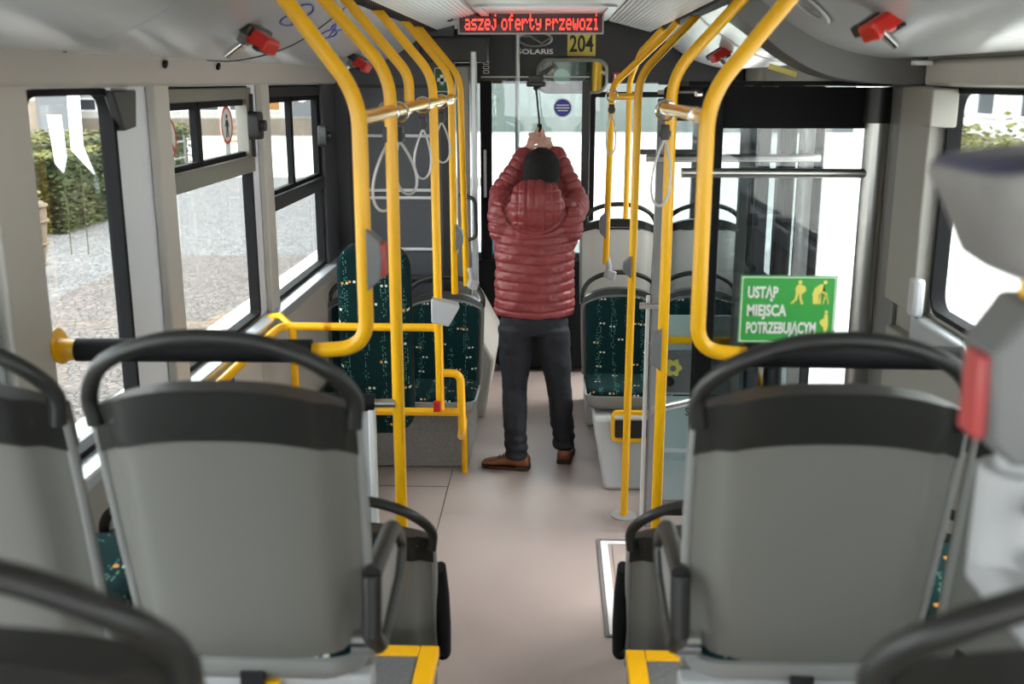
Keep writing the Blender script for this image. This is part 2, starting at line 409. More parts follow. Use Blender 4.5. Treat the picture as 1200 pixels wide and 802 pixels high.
W3, f3 = window(-1, 4.56, 5.61, 1.035, 1.975, .03)
hopper(W3, f3, 4.565, 5.6, 1.475, 1.975, 5.02, 'dark', 'rubber')
W0, f0 = window(-1, .25, 2.20, 1.035, 1.975, .07)
Wb, _ = window(-1, -2.2, -.1, 1.035, 1.975, .07)
WR, fR = window(1, 1.2, 3.165, 1.32, 1.975, .07, .016)
WR2, _ = window(1, -2.2, .9, 1.32, 1.975, .07)
WR3, _ = window(1, 5.0, 6.25, .95, 1.975, .05)
def latch(y, z, n, W, f):
    mb = MB().prism(rr2(.085, .11, .02, 3, y, z), lambda a, b, d: f(a, b, d+.05), .045)
    o = obj('window_latch', mb, 'dark', W, bevel=.004)
    obj('latch_knob', MB().disc(f(y, z, .095), (1, 0, 0), .022, .02), 'black', o)
latch(4.275, 1.825, 1, W2, f2); latch(5.55, 1.72, 2, W3, f3)
obj('latch_slide', MB().prism([(4.27, 1.70), (4.282, 1.70), (4.282, 1.95), (4.27, 1.95)], lambda a, b, d: f2(a, b, d+.055), .012), 'black', W2)

# ---- ceiling
mb = MB().box(-1.26, 1.26, -2.6, 8.05, 2.45, 2.50)
struct('ceiling', mb, 'ceil', smooth=False)
cp = struct('trim_2', MB().box(-.36, .36, -2.5, 6.3, 2.335, 2.45), 'ceil', bevel=.02)
obj('roof_hatch', frame2(MB(), .66, .9, .08, .04, lambda a, b, d: (a, 5.35+b*1, 2.335-d), .012), 'alu', cp)
obj('roof_hatch', frame2(MB(), .66, .9, .08, .04, lambda a, b, d: (a, 2.4+b*1, 2.335-d), .012), 'alu', cp)
obj('cable_channel', MB().box(-.40, .30, 5.78, 5.84, 2.31, 2.34), 'dark', cp)
for sg, nm in ((-1, 3), (1, 4)):
    t = struct('trim_%d' % nm, loc=(sg*.5, 2, 2.3))
    # fluted light diffuser strip
    mb = MB(); n = 26
    prof = []
    for i in range(n+1):
        u = i/n; prof.append((.36+.235*u, 2.335-.062*u+(.004 if i % 2 else -.001)))
    prof += [(.595, 2.33), (.36, 2.40)]
    for y0, y1 in ((-2.5, 1.5), (1.503, 3.6), (3.603, 6.3)):
        mb = MB(); mb.rings([[(sg*a, y, b) for a, b in prof] for y in (y0, y1)])
        obj('fluted_panel', mb, 'ceil', t, smooth=False)
    obj('grille_slot', MB().box(min(sg*.60, sg*.665), max(sg*.60, sg*.665), -2.5, 6.3, 2.285, 2.33), 'rubber', t, smooth=False)
    mb = MB()
    y = 1.4
    while y < 6.2:
        mb.box(min(sg*.598, sg*.66), max(sg*.598, sg*.66), y, y+.012, 2.262, 2.29); y += .045
    g = obj('grille_fin', mb, 'dark', t, smooth=False); g['kind'] = 'stuff'
# side ducts, convex hull panels along each side
def duct_prof(k=0):
    base = [(.655, 2.262), (.70, 2.225), (.77, 2.175), (.85, 2.128), (.93, 2.097), (1.01, 2.078), (1.09, 2.068), (1.165, 2.072)]
    if k: base = [(.60, 2.20), (.68, 2.145), (.76, 2.085), (.85, 2.035), (.94, 2.008), (1.04, 1.995), (1.12, 1.99), (1.2, 1.99)]
    sm = smoothpath([(a, 0, b) for a, b in base], 4); return [(p.x, p.z) for p in sm]
def duct(sg, parent, y0, y1, m, k=0):
    pr = duct_prof(k); pr = pr+[(1.2, 2.42), (.66, 2.42)]
    mb = MB(); mb.rings([[(sg*a, y, b) for a, b in pr] for y in (y0, y1)])
    return obj('duct_panel', mb, m, parent, ang=40)
dl = struct('trim_5', loc=(-1, 3, 2.2)); dr = struct('trim_6', loc=(1, 3, 2.2))
for y0, y1 in ((-2.5, .7), (.705, 2.36), (2.365, 3.72), (3.725, 5.94)): duct(-1, dl, y0, y1, 'duct')
for y0, y1 in ((-2.5, .9), (.905, 2.25), (2.255, 3.40)): duct(1, dr, y0, y1, 'duct')
duct(1, dr, 3.40, 3.62, 'brown', 1)
o = duct(1, dr, 3.66, 3.84, 'fr', 0); duct(1, dr, 3.845, 4.6, 'duct', 0)
duct(1, dr, 4.61, 4.66, 'dark', 0); duct(1, dr, 4.67, 5.4, 'duct', 0); duct(1, dr, 5.41, 6.4, 'duct')
obj('duct_seam', MB().tube([(-a, 3.722, b-.001) for a, b in duct_prof()], .003, 6), 'ink', dl)
for y in (3.30, 3.83, 2.62): obj('header_plug', MB().disc((-1.163, y, 2.052 if y > 3 else 2.075), (1, 0, -.3), .013 if y > 3 else .006, .008, 12), 'rubber', dl)
obj('header_plug', MB().box(1.10, 1.15, 3.2, 3.25, 2.045, 2.058), 'white', dr, bevel=.003)
# door mechanism bar over the rear door
mb = MB().box(.5, 1.18, 3.66, 4.72, 1.985, 2.0)
dm = struct('trim_7', mb, 'rubber', smooth=False)
obj('mechanism_rod', MB().tube([(.55, 3.85, 1.955), (.85, 4.05, 1.965), (1.15, 3.95, 1.955)], .009, 8), 'steel', dm)
obj('mechanism_rod', MB().tube([(.48, 4.5, 1.955), (.8, 4.3, 1.965), (1.15, 4.35, 1.955)], .009, 8), 'steel', dm)
obj('mechanism_joint', MB().tube([(.85, 4.05, 1.94), (.85, 4.05, 1.985)], .03, 10), 'black', dm)
obj('warning_tag', MB().obox((.82, 3.70, 2.035), (.10, .004, .018), Matrix.Rotation(.30, 3, 'Y')), 'signy', dm)

# ---- front of the bus
mb = MB().box(-1.26, 1.26, 8.05, 8.12, -.1, .72).box(-1.26, 1.26, 8.05, 8.12, 2.05, 2.45).box(-1.26, -1.1, 8.05, 8.12, .7, 2.1).box(1.1, 1.26, 8.05, 8.12, .7, 2.1)
wf = struct('wall_front', mb, 'dark', smooth=False)
obj('windscreen_pane', MB().box(-1.1, 1.1, 8.07, 8.08, .7, 2.08), 'glass', wf, smooth=False)
hd = struct('trim_8', MB().box(-.80, .80, 6.55, 6.72, 1.985, 2.45), 'dark', bevel=.01)
struct('trim_9', MB().box(-1.2, -.8, 6.55, 6.72, 1.95, 2.45).box(.8, 1.2, 6.55, 6.72, 1.93, 2.2), 'dark', bevel=.01)
# cab rear partition on the left
pt = struct('wall_cab', MB().box(-1.2, -.51, 5.98, 6.06, 0, 2.42), 'dark2', bevel=.004)
f = lambda a, b, d: (a, 5.98-d, b)
obj('partition_frame', frame2(MB(), .50, 1.12, .05, .018, f, .014, -.86, 1.42), 'dark', pt)
for z in (1.70, 1.395, 1.352, 1.056): obj('partition_rail', MB().tube([(-1.03, 5.965, z), (-.64, 5.965, z)], .0095, 10), 'white', pt)
obj('partition_panel', MB().box(-1.08, -.64, 5.968, 5.98, .9, 1.04), 'dark2', pt, bevel=.01)
obj('partition_edge', MB().box(-.585, -.53, 5.95, 5.98, .1, 1.93), 'dark', pt, bevel=.004)
pc = struct('trim_10', MB().box(-.50, -.425, 5.96, 6.03, .0, 2.08), 'fr', bevel=.006)
obj('post_strip', MB().box(-.418, -.382, 5.955, 5.99, .45, 2.16), 'alu', pc, bevel=.008)
obj('hinge_cover', MB().box(-.70, -.32, 5.96, 6.1, 2.10, 2.24), 'dark', pc, bevel=.01)
# black grab handle on the cab door
hg = thing('bow_rail', 'black bow grab handle on the grey post left of the man', 'handle', (-.43, 5.9, 1.27))
obj('handle_tube', MB().tube(fillet([(-.475, 5.95, 1.37), (-.475, 5.88, 1.375), (-.39, 5.86, 1.36), (-.385, 5.86, 1.14), (-.47, 5.88, 1.115), (-.475, 5.95, 1.12)], .04), .011), 'black', hg)
# cab door: glass screen
cd = struct('door_1', loc=(-.06, 6.05, 0))
obj('glass_screen', MB().box(-.365, .24, 6.045, 6.053, .98, 2.02), 'glassc', cd, smooth=False)
obj('screen_edge', MB().box(-.365, .245, 6.04, 6.058, 2.018, 2.026), 'lgrey', cd, smooth=False)
obj('screen_post', MB().box(-.37, -.305, 6.03, 6.07, .98, 2.0), 'rubber', cd, bevel=.004)
obj('screen_post', MB().box(.205, .25, 6.03, 6.07, .98, 2.0), 'dark', cd, bevel=.004)
obj('lock_strip', MB().box(-.352, -.335, 6.02, 6.03, 1.35, 1.62), 'lgrey', cd, bevel=.004)
f = lambda a, b, d: (a, 6.04-d, b)
st = obj('blue_sticker', MB().disc((.096, 6.040, 1.853), (0, -1, 0), .053, .001, 32), 'signw', cd)
st2 = obj('sticker_disc', MB().disc((.096, 6.0385, 1.853), (0, -1, 0), .047, .0012, 32), 'blue', st)
for k, (a, b) in enumerate(((.035, 1.868), (.038, 1.853), (.028, 1.838))):
    obj('print_line', MB().box(.096-a, .096+a, 6.036, 6.0374, b-.003, b+.003), 'signw', st2, smooth=False) if False else obj('print_line', MB().box(.096-a, .096+a, 6.036, 6.0374, b-.003, b+.003), 'signw', st, smooth=False)
# dashboard / cab lower part
db = thing('dashboard', 'black dashboard block with chamfered lower corner ahead of the man', 'dashboard', (0, 7.2, 0))
obj('dash_body', MB().prism([(-.47, .80), (.42, .80), (.42, .20), (.31, .03), (-.30, .03), (-.47, .14)], lambda a, b, d: (a, 7.12+d, b), .5), 'rubber', db, bevel=.01)
obj('dash_top', MB().box(-.95, .40, 7.08, 7.62, .80, .86), 'dark', db, bevel=.015)
obj('dash_screen', MB().box(-.40, -.27, 7.05, 7.08, .84, 1.12), 'dark', db, bevel=.01)
sm = obj('screen_face', MB().box(-.39, -.28, 7.043, 7.05, .86, 1.10), mat('cab_monitor', (.02, .03, .05), .1, emit=(.2, .45, .7), estr=.25), db, smooth=False)
# cab floor-side boxes
struct('trim_11', MB().prism([(-1.2, 0), (-.36, 0), (-.30, .36), (-.44, .62), (-1.2, .62)], lambda a, b, d: (a, 6.08+d, b), .98), 'wall', bevel=.015)
# tube in front header & brand plate
tp = thing('grab_pole', 'slim silver pole under the red display ahead of the man', 'pole', (-.17, 6.35, 1.95), 'silver poles')
tp.pop('group', None) if hasattr(tp, 'pop') else None
obj('pole_tube', MB().tube([(-.17, 6.35, 1.3), (-.17, 6.35, 2.42)], .014), 'steel', tp)
br = thing('brand_plate', 'black header lettering with an oval silver emblem behind the red display', 'emblem', (-.07, 6.54, 2.17))
f = lambda x, y, z: (-.068+x, 6.545-z, 2.171+y)
text_mesh('lettering', 'SOLARIS', .040, 'steel', br, f, .0004, 1.45)
el = MB(); A = []
el.tube([(-.07+.10*math.cos(a), 6.54, 2.245+.042*math.sin(a)) for a in [2*PI*i/40 for i in range(40)]], .007, 8, close=True)
obj('emblem_ring', el, 'steel', br)
obj('emblem_bar', MB().tube([(-.15, 6.54, 2.262), (-.10, 6.54, 2.262), (-.03, 6.54, 2.22), (.03, 6.54, 2.255)], .006, 8), 'steel', br)
npl = thing('number_plate', 'yellow plate with black fleet number 204 beside the red display', 'sign', (.208, 6.54, 2.21))
obj('plate', MB().box(.124, .294, 6.535, 6.545, 2.145, 2.295), 'plate', npl, bevel=.004)
text_mesh('digits', '204', .135, 'ink', npl, lambda x, y, z: (.209+x, 6.533-z, 2.213+y), .0025, .72)
# LED sign
led = thing('led_display', 'wide red scrolling LED text display hung from the ceiling', 'display', (-.077, 5.6, 2.235))
f = lambda a, b, d: (a, 5.6-d, b)
obj('housing', MB().box(-.445, .292, 5.605, 5.66, 2.237, 2.343), 'dark', led, bevel=.004)
obj('bezel', frame2(MB(), .748, .114, .004, .008, f, .012, -.077, 2.290, 2), 'lgrey', led)
obj('screen', MB().box(-.440, .287, 5.6, 5.606, 2.238, 2.342), 'ledbg', led, smooth=False)
for x in (-.40, .22): obj('hanger', MB().box(x, x+.03, 5.61, 5.65, 2.34, 2.42), 'dark', led)
FONT = {'a': ["", "", "01110", "00001", "01111", "10001", "01111"], 's': ["", "", "01111", "10000", "01110", "00001", "11110"],
 'z': ["", "", "11111", "00010", "00100", "01000", "11111"], 'e': ["", "", "01110", "10001", "11111", "10000", "01110"],
 'j': ["00010", "", "00110", "00010", "00010", "10010", "01100"], 'o': ["", "", "01110", "10001", "10001", "10001", "01110"],
 'f': ["00110", "01000", "11110", "01000", "01000", "01000", "01000"], 'r': ["", "", "10110", "11001", "10000", "10000", "10000"],
 't': ["01000", "01000", "11110", "01000", "01000", "01001", "00110"], 'y': ["", "", "10001", "10001", "01111", "00001", "01110"],
 'p': ["", "", "11110", "10001", "11110", "10000", "10000"], 'w': ["", "", "10001", "10001", "10101", "10101", "01010"],
 'i': ["00100", "", "01100", "00100", "00100", "00100", "01110"], ' ': [""]*7}
mb = MB(); x = -.418; dx = .0058; dz = .0112
for ch in "aszej oferty przewozi":
    W_ = 5 if ch != ' ' else 2
    for r_, row in enumerate(FONT[ch]):
        for c_, b_ in enumerate(row):
            if b_ == '1':
                cx = x+c_*dx; cz = 2.327-r_*dz
                mb.box(cx, cx+dx*.98, 5.596, 5.5995, cz-dz*.46, cz+dz*.46)
    x += (W_+1)*dx
q = obj('led_text', mb, 'led', led, smooth=False); q['kind'] = 'stuff'
# CCTV camera
cc = thing('security_camera', 'small white dome camera left of the red display', 'camera', (-.50, 5.58, 2.34))
obj('camera_body', MB().box(-.555, -.435, 5.53, 5.63, 2.335, 2.385), 'white', cc, bevel=.01)
obj('dome_ring', MB().tube([(-.49, 5.56, 2.338), (-.49, 5.55, 2.318)], .032), 'white', cc)
obj('dome', MB().ell((-.49, 5.55, 2.315), (.022, .022, .022)), 'black', cc)
# interior mirror
mi = thing('rear_view_mirror', 'rounded grey driver mirror above the glass screen', 'mirror', (.15, 6.5, 1.95))
f = lambda a, b, d: (a, 6.46-d-(b-2.03)*.2, b)
obj('mirror_housing', MB().prism(rr2(.43, .21, .07, 8, .155, 2.03), lambda a, b, d: f(a, b, d-.05), .05), 'fr', mi, bevel=.012)
obj('mirror_face', MB().prism(rr2(.395, .17, .06, 8, .155, 2.025), f, .003), 'mirror', mi)
obj('mirror_bracket', MB().tube([(.155, 6.50, 2.10), (.155, 6.54, 2.135)], .010), 'black', mi)
# front door on the right (leaf swung in)
f = lambda a, b, d: (a, 7.15+d, b)
d2 = struct('door_2', loc=(.75, 7.15, 0))
obj('leaf_frame', frame2(MB(), .88, 1.90, .03, .035, f, .04, .73, .98), 'rubber', d2)
obj('leaf_glass', MB().box(.31, 1.15, 7.165, 7.172, .1, 1.9), 'glass', d2, smooth=False)
obj('leaf_bar', MB().box(.60, 1.15, 7.14, 7.18, 1.52, 1.555), 'dark', d2)
obj('leaf_bar', MB().box(.60, .625, 7.14, 7.18, .1, 1.9), 'dark', d2)
# first-aid sign, emergency sign
fa = thing('first_aid_sign', 'green first-aid sign with a white cross on the grey partition', 'sign', (-.577, 5.97, 2.0))
obj('sign_plate', MB().prism(rr2(.084, .13, .008, 3, -.577, 2.006), lambda a, b, d: (a, 5.975-d, b), .003), 'signw', fa)
obj('sign_field', MB().prism(rr2(.076, .122, .006, 3, -.577, 2.006), lambda a, b, d: (a, 5.972-d, b), .002), 'dgreen', fa)
obj('cross', MB().box(-.587, -.567, 5.967, 5.970, 1.978, 2.034).box(-.604, -.55, 5.967, 5.970, 1.996, 2.016), 'signw', fa, smooth=False)
er = thing('emergency_sign', 'small red square sign at the front header right side', 'sign', (.42, 6.54, 2.03))
obj('sign_plate', MB().box(.40, .455, 6.535, 6.545, 1.995, 2.05), 'red', er, bevel=.003)
obj('pictogram', MB().box(.410, .422, 6.530, 6.534, 2.005, 2.04).box(.43, .445, 6.530, 6.534, 2.005, 2.022).box(.43, .445, 6.530, 6.534, 2.03, 2.04), 'signw', er, smooth=False)
pg = thing('notice', 'small black and white pictogram notice on the black window left of the display', 'sign', (-.33, 6.2, 2.05))
obj('notice_sheet', MB().box(-.365, -.315, 6.12, 6.123, 2.035, 2.115), 'ink', pg, smooth=False)
for i in range(3): obj('pictogram', frame2(MB(), .034, .018, .004, .003, lambda a, b, d: (a, 6.119-d, b), .001, -.34, 2.05+.025*i), 'signw', pg)

# ---- rear door (inward swung leaves), door_3
d3 = struct('door_3', loc=(1.15, 4.2, 0))
obj('threshold', MB().box(1.16, 1.26, 3.76, 4.68, -.02, .012), 'alu', d3)
def leaf(yc, x0, x1, ylow):
    f = lambda a, b, d: (a, yc+d-.015, b)
    cx, w_ = (x0+x1)/2, x1-x0
    obj('leaf_glass', MB().box(x0+.03, x1-.01, yc-.003, yc+.004, .12, 1.93), 'glassd', d3, smooth=False)
    obj('leaf_frame', frame2(MB(), w_, 1.90, .02, .03, f, .03, cx, 1.03), 'rubber', d3)
    obj('leaf_top_band', MB().box(x0+.02, x1-.02, yc-.008, yc-.005, 1.84, 1.97), 'rubber', d3, smooth=False)
    obj('leaf_bar', MB().tube([(x0-.07, yc-.05, 1.69), (x1-.02, yc-.05, 1.69)], .0165), 'steel', d3)
leaf(3.74, .56, 1.165, 1); leaf(4.46, .50, 1.165, 1)
obj('edge_seal', MB().box(.565, .632, 3.715, 3.75, .10, 1.98), 'rubber', d3, bevel=.006)
obj('edge_seal', MB().box(.475, .512, 4.42, 4.475, .03, 1.93), 'grey', d3, bevel=.006)
obj('edge_seal', MB().box(.452, .470, 4.44, 4.46, .03, 1.10), 'white', d3, bevel=.003)
obj('edge_seal', MB().box(.515, .545, 4.44, 4.49, .03, 1.98), 'rubber', d3, bevel=.006)
obj('leaf_bar', MB().tube([(.40, 3.5, .885), (.60, 3.69, .87)], .014), 'steel', d3)
obj('leaf_bar', MB().tube([(.42, 4.40, 1.065), (.50, 4.40, 1.065)], .014), 'steel', d3)
obj('door_shaft', MB().tube([(1.152, 3.70, 0), (1.152, 3.70, 1.86)], .040, 20), 'steel', d3)
obj('shaft_cap', MB().tube([(1.150, 3.70, 1.86), (1.150, 3.70, 1.98)], .044, 20), 'dark', d3)
obj('door_shaft', MB().tube([(1.13, 4.52, 0), (1.13, 4.52, 1.98)], .03, 20), 'steel', d3)
obj('frame_post', MB().box(1.02, 1.09, 4.60, 4.68, .0, 1.95), 'dark', d3, bevel=.006)
obj('frame_post', MB().box(.93, .985, 4.62, 4.68, .0, 1.95), 'dark2', d3, bevel=.006)
obj('frame_post', MB().box(.86, .90, 4.62, 4.68, .0, 1.95), 'fr', d3, bevel=.006)
# wheelchair ramp flap in the floor
rp = thing('wheelchair_ramp', 'folded wheelchair ramp flush in the floor with a bright metal border', 'ramp', (.7, 3.9, .001))
obj('ramp_border', frame2(MB(), .90, .82, .01, .032, lambda a, b, d: (a, b, .001+d), .004, .72, 3.92, 2), 'white', rp)
obj('ramp_edge', frame2(MB(), .93, .85, .01, .013, lambda a, b, d: (a, b, .001+d), .006, .72, 3.92, 2), 'grey', rp)
obj('ramp_plate', MB().box(.32, 1.12, 3.56, 4.28, .001, .004), 'floor', rp, smooth=False)

# ---- podiums for the raised rear seats
for sg in (-1, 1):
    a, b = sorted((sg*.242, sg*1.165))
    pd = thing('seat_podium', 'raised grey platform with yellow edge under the %s rear seats' % ('left' if sg < 0 else 'right'), 'podium', (sg*.7, 0, 0), 'raised platforms under the rear seats')
    obj('platform', MB().box(a, b, -2.5, 2.38, 0, .598), 'podium', pd, bevel=.004)
    x0, x1 = sorted((sg*.236, sg*.285)); 
    obj('edge_strip', MB().box(x0, x1, -2.5, 2.386, .575, .604), 'yellow', pd, bevel=.004)
    x0, x1 = sorted((sg*.285, sg*1.165))
    obj('edge_strip', MB().box(x0, x1, 2.34, 2.386, .575, .604), 'yellow', pd, bevel=.004)

# ================================================================ HANDRAILS
GP = 'yellow grab poles'
def pole(label, pts, r=.018, fil=.16, loc=None, parts=None, m='yellow'):
    loc = loc or (pts[-1][0], pts[-1][1], 0 if pts[-1][2] < .05 else pts[-1][2])
    q = [pts[0]]+fillet(pts[1:], fil, 10) if len(pts) > 3 else fillet(pts, fil, 10)
    t = thing('grab_pole', label, 'pole', loc); obj('pole_tube', MB().tube(fillet(pts, fil, 10), r, 18), m, t); return t
def ctop(sg, x, y, z=2.02): return [(sg*.645, y, 2.272), (sg*.615, y, 2.24), (sg*x, y, z)]
pA = pole('thick yellow pole on the left curving into the padded window rail', ctop(-1, .41, 2.47, 1.965)+[(-.41, 2.47, 1.365), (-.56, 2.47, 1.355)], .0185, .22, (-.41, 2.47, 1.35))
pE = pole('thick yellow pole on the right curving into the padded rail by the green sign', ctop(1, .395, 2.47, 1.965)+[(.395, 2.47, 1.365), (.53, 2.47, 1.355)], .0185, .22, (.395, 2.47, 1.35))
pB = pole('yellow floor pole on the left just in front of the tall green backrest', ctop(-1, .42, 3.02)+[(-.42, 3.02, 0)], .018, .2)
pS = pole('short yellow pole on the left ending at the horizontal rail', ctop(-1, .43, 3.50)+[(-.43, 3.50, 1.935)], .0165, .12)
pC = pole('yellow pole on the left carrying the light grey ticket reader', ctop(-1, .428, 4.18)+[(-.42, 4.18, .66)], .0175, .2)
pD = pole('yellow pole at the far end of the left overhead rail', ctop(-1, .43, 4.95)+[(-.43, 5.0, .99)], .0165, .2)
pD2 = pole('farthest yellow pole on the left, clamped to the green seat handle', ctop(-1, .43, 5.42)+[(-.415, 5.52, .93)], .0165, .2)
pR = pole('yellow pole on the right in front of the open door leaf', ctop(1, .415, 3.40)+[(.415, 3.42, 0)], .018, .2)
pM = pole('yellow floor pole on the right with a round base plate', ctop(1, .405, 4.60)+[(.394, 4.617, 0)], .0175, .2)
obj('base_plate', MB().disc((.394, 4.617, .001), (0, 0, 1), .06, .006, 28), 'lgrey', pM)
pN = pole('yellow pole on the right clamped to the green seat handle', [(.60, 4.95, 2.26), (.55, 5.0, 2.20), (.335, 5.35, 1.98), (.328, 5.50, 1.06)], .0165, .12)
pO = pole('farthest yellow pole on the right behind the green seats', [(.60, 5.60, 2.26), (.50, 5.7, 2.15), (.455, 5.85, 2.0), (.455, 5.88, 1.25)], .0155, .1)
# stop buttons, housings
def stop_button(p, x, y, z, sg, h=.15, red=True):
    w_ = .032
    pr = [(0, -h/2), (w_, -h/2+.03), (w_+.004, 0), (w_, h/2-.03), (0, h/2)]
    o = obj('button_housing', MB().prism([(x+sg*(a+.006), z+b) for a, b in pr], lambda a, b, d: (a, y-.03+d, b), .05), 'grey', p, bevel=.003)
    if red:
        a, b = sorted((x+sg*.030, x+sg*.050)); obj('stop_button', MB().box(a, b, y-.026, y+.016, z-h*.28, z+h*.28), 'pink', o, bevel=.006)
    return o
stop_button(pA, -.405, 2.47, 1.585, 1, .15)
stop_button(pR, .415, 3.41, 1.13, -1, .15, False)
stop_button(pM, .398, 4.60, 1.20, -1, .10, False); stop_button(pN, .33, 5.46, 1.27, -1, .14, False)
stop_button(pD, -.425, 4.98, 1.27, 1, .13, False)
o = obj('reader_housing', MB().prism([(-.445, 1.045), (-.375, 1.03), (-.335, 1.10), (-.34, 1.12), (-.445, 1.145)], lambda a, b, d: (a, 4.12+d, b), .07), 'lgrey', pC, bevel=.006)
obj('reader_face', MB().box(-.40, -.36, 4.114, 4.121, 1.07, 1.11), 'dark', o) if False else None
obj('red_buckle', MB().box(-.445, -.415, 4.135, 4.16, .66, .705), 'red', pC, bevel=.003)
for p, x, y, z in ((pD2, -.395, 5.50, 1.0), (pN, .335, 5.50, 1.06)):
    obj('clamp', MB().tube([(x-.002, y, z-.07), (x+.012, y-.01, z-.02), (x, y, z+.03)], .016, 10), 'lgrey', p)
    obj('clamp_plate', MB().obox((x+.022*(1 if x > 0 else 1), y-.02, z-.06), (.05, .02, .05), Matrix.Rotation(.3, 3, 'Y')), 'lgrey', p, bevel=.006)
# overhead rails
rl = thing('overhead_rail', 'long yellow overhead rail on the left with hanging cable straps', 'handrail', (-.43, 4, 1.92))
obj('rail_tube', MB().tube([(-.412, 2.475, 1.915), (-.43, 5.05, 1.925)], .0175, 18), 'yellowm', rl)
for y in (2.56, 3.28, 3.46, 4.05, 4.40, 4.88): obj('joint_sleeve', MB().tube([(-.427, y, 1.916), (-.427, y+.03, 1.916)], .0188, 18), 'chrome', rl)
rr_ = thing('overhead_rail', 'short yellow overhead rail on the right by the door leaf', 'handrail', (.40, 3, 1.92))
obj('rail_tube', MB().tube([(.398, 2.50, 1.92), (.375, 3.20, 1.92)], .0175, 18), 'yellowm', rr_)
for y in (2.62, 3.18): obj('joint_sleeve', MB().tube([(.39, y, 1.92), (.39, y+.03, 1.92)], .0188, 18), 'chrome', rr_)
r3 = thing('overhead_rail', 'small yellow cross rail between the two far right poles', 'handrail', (.38, 5.3, 1.93))
obj('rail_tube', MB().tube([(.34, 5.30, 1.925), (.47, 5.35, 1.925)], .0165, 18), 'yellowm', r3)
# hanging cable straps
def strap(label, x, y, z, L, wd, ang, ring=.028, flip=0):
    t = thing('hanging_strap', label, 'strap', (x, y, z), 'cable straps on the overhead rails')
    if flip is not None:
        pts = [(x+ring*math.cos(a)*1.0, y+.004, z+ring*math.sin(a)) for a in [2*PI*i/28 for i in range(28)]]
        obj('strap_ring', MB().tube(pts, .004, 8, close=True), 'chrome', t)
    bx = MB().obox((x, y, z-ring-.035), (.026, .03, .045)); bx.box(x-.018, x+.018, y-.008, y+.008, z-ring-.05, z-ring-.03)
    obj('strap_clamp', bx, 'dark', t, bevel=.004)
    zt = z-ring-.055; pts = []
    c, s_ = math.cos(ang), math.sin(ang)
    for i in range(41):
        u = i/40*2*PI; q = math.sin(u/2)
        a = .60*wd*math.sin(u)*q**.9; b = -L*(1-math.cos(u))/2
        pts.append((x+a*c-b*s_, y+a*.5, zt+b*c+a*s_))
    obj('strap_loop', MB().tube(smoothpath(pts, 1), .0042, 8), 'wire', t); return t
strap('nearest cable strap loop hanging on the left rail', -.427, 3.02, 1.915, .20, .068, -.12)
strap('second cable strap loop on the left, half behind the nearest one', -.415, 3.14, 1.91, .16, .06, .18, .028, 0)
strap('cable strap loop in the middle of the left rail', -.43, 3.85, 1.915, .18, .062, -.03)
strap('farthest cable strap loop on the left rail', -.43, 4.50, 1.915, .17, .065, .02)
strap('cable strap loop on the right rail by the grey door edge', .375, 3.19, 1.915, .20, .064, -.05)
strap('cable strap loop high on the far right pole', .33, 5.28, 1.93, .20, .052, 0)
# padded window rails
pr = thing('padded_rail', 'black padded rail from the left wall to the near yellow pole', 'handrail', (-.85, 2.45, 1.35))
obj('pad', MB().tube([(-1.125, 2.45, 1.357), (-.545, 2.46, 1.357)], .029, 22), 'rubber', pr)
obj('wall_bracket', MB().tube([(-1.20, 2.45, 1.357), (-1.12, 2.45, 1.355)], [.034, .024], 18), 'yellow', pr)
obj('wall_flange', MB().disc((-1.172, 2.45, 1.365), (1, 0, .2), .045, .008, 24), 'yellow', pr)
pr = thing('padded_rail', 'black padded rail under the green sign on the right', 'handrail', (.85, 2.45, 1.35))
obj('pad', MB().tube([(.515, 2.46, 1.357), (1.02, 2.45, 1.357)], .029, 22), 'rubber', pr)
obj('rail_tube', MB().tube([(1.0, 2.45, 1.365), (1.2, 2.45, 1.365)], .019, 18), 'steel', pr)
lp = thing('padded_rail', 'lower padded rail end joined to the left floor pole by a grey peg', 'handrail', (-.8, 3.0, 1.05))
obj('pad', MB().tube([(-1.16, 3.0, 1.057), (-.49, 3.0, 1.057)], .027, 22), 'rubber', lp)
obj('peg', MB().tube([(-.49, 3.0, 1.054), (-.43, 3.01, 1.052)], .014, 14), 'steel', lp)
obj('barrier_panel', MB().box(-1.165, -.505, 2.995, 3.005, .12, 1.03), 'lgrey', lp)
obj('barrier_edge', MB().box(-.508, -.488, 2.98, 3.01, .12, 1.04), 'white', lp, bevel=.004)
# wall grab rail on the left with its post
wr_ = thing('wall_handrail', 'yellow handrail running along the left wall below the windows', 'handrail', (-1.06, 3.4, .6))
obj('rail_tube', MB().tube(fillet([(-.87, 4.20, 1.008), (-1.08, 4.20, 1.008), (-1.085, 4.1, 1.008), (-1.08, 2.9, 1.0)], .05), .017, 16), 'yellow', wr_)
obj('wall_hook', MB().tube(fillet([(-1.165, 4.28, .98), (-1.165, 4.32, 1.02), (-1.10, 4.26, 1.04), (-1.04, 4.2, 1.008)], .05), .014, 14), 'yellow', wr_)
obj('post', MB().tube([(-1.035, 4.2, 1.008), (-1.035, 4.2, .42)], .017, 16), 'yellow', wr_)
obj('cross_rail', MB().tube([(-.90, 4.2, 1.008), (-.425, 4.2, 1.008)], .017, 16), 'yellow', wr_)
lf = thing('bay_handrail', 'bent yellow tube frame beside the tall green backrest', 'handrail', (-.35, 4.3, 0))
obj('frame_tube', MB().tube(fillet([(-.42, 4.19, .815), (-.335, 4.19, .815), (-.33, 4.19, .56), (-.345, 4.30, .50), (-.40, 5.12, .30)], .05), .017, 16), 'yellow', lf)
obj('frame_post', MB().tube([(-.405, 5.16, .33), (-.405, 5.16, 0)], .016, 16), 'yellow', lf)
obj('lower_bar', MB().tube([(-.95, 4.19, .645), (-.335, 4.19, .645)], .017, 16), 'yellow', lf)
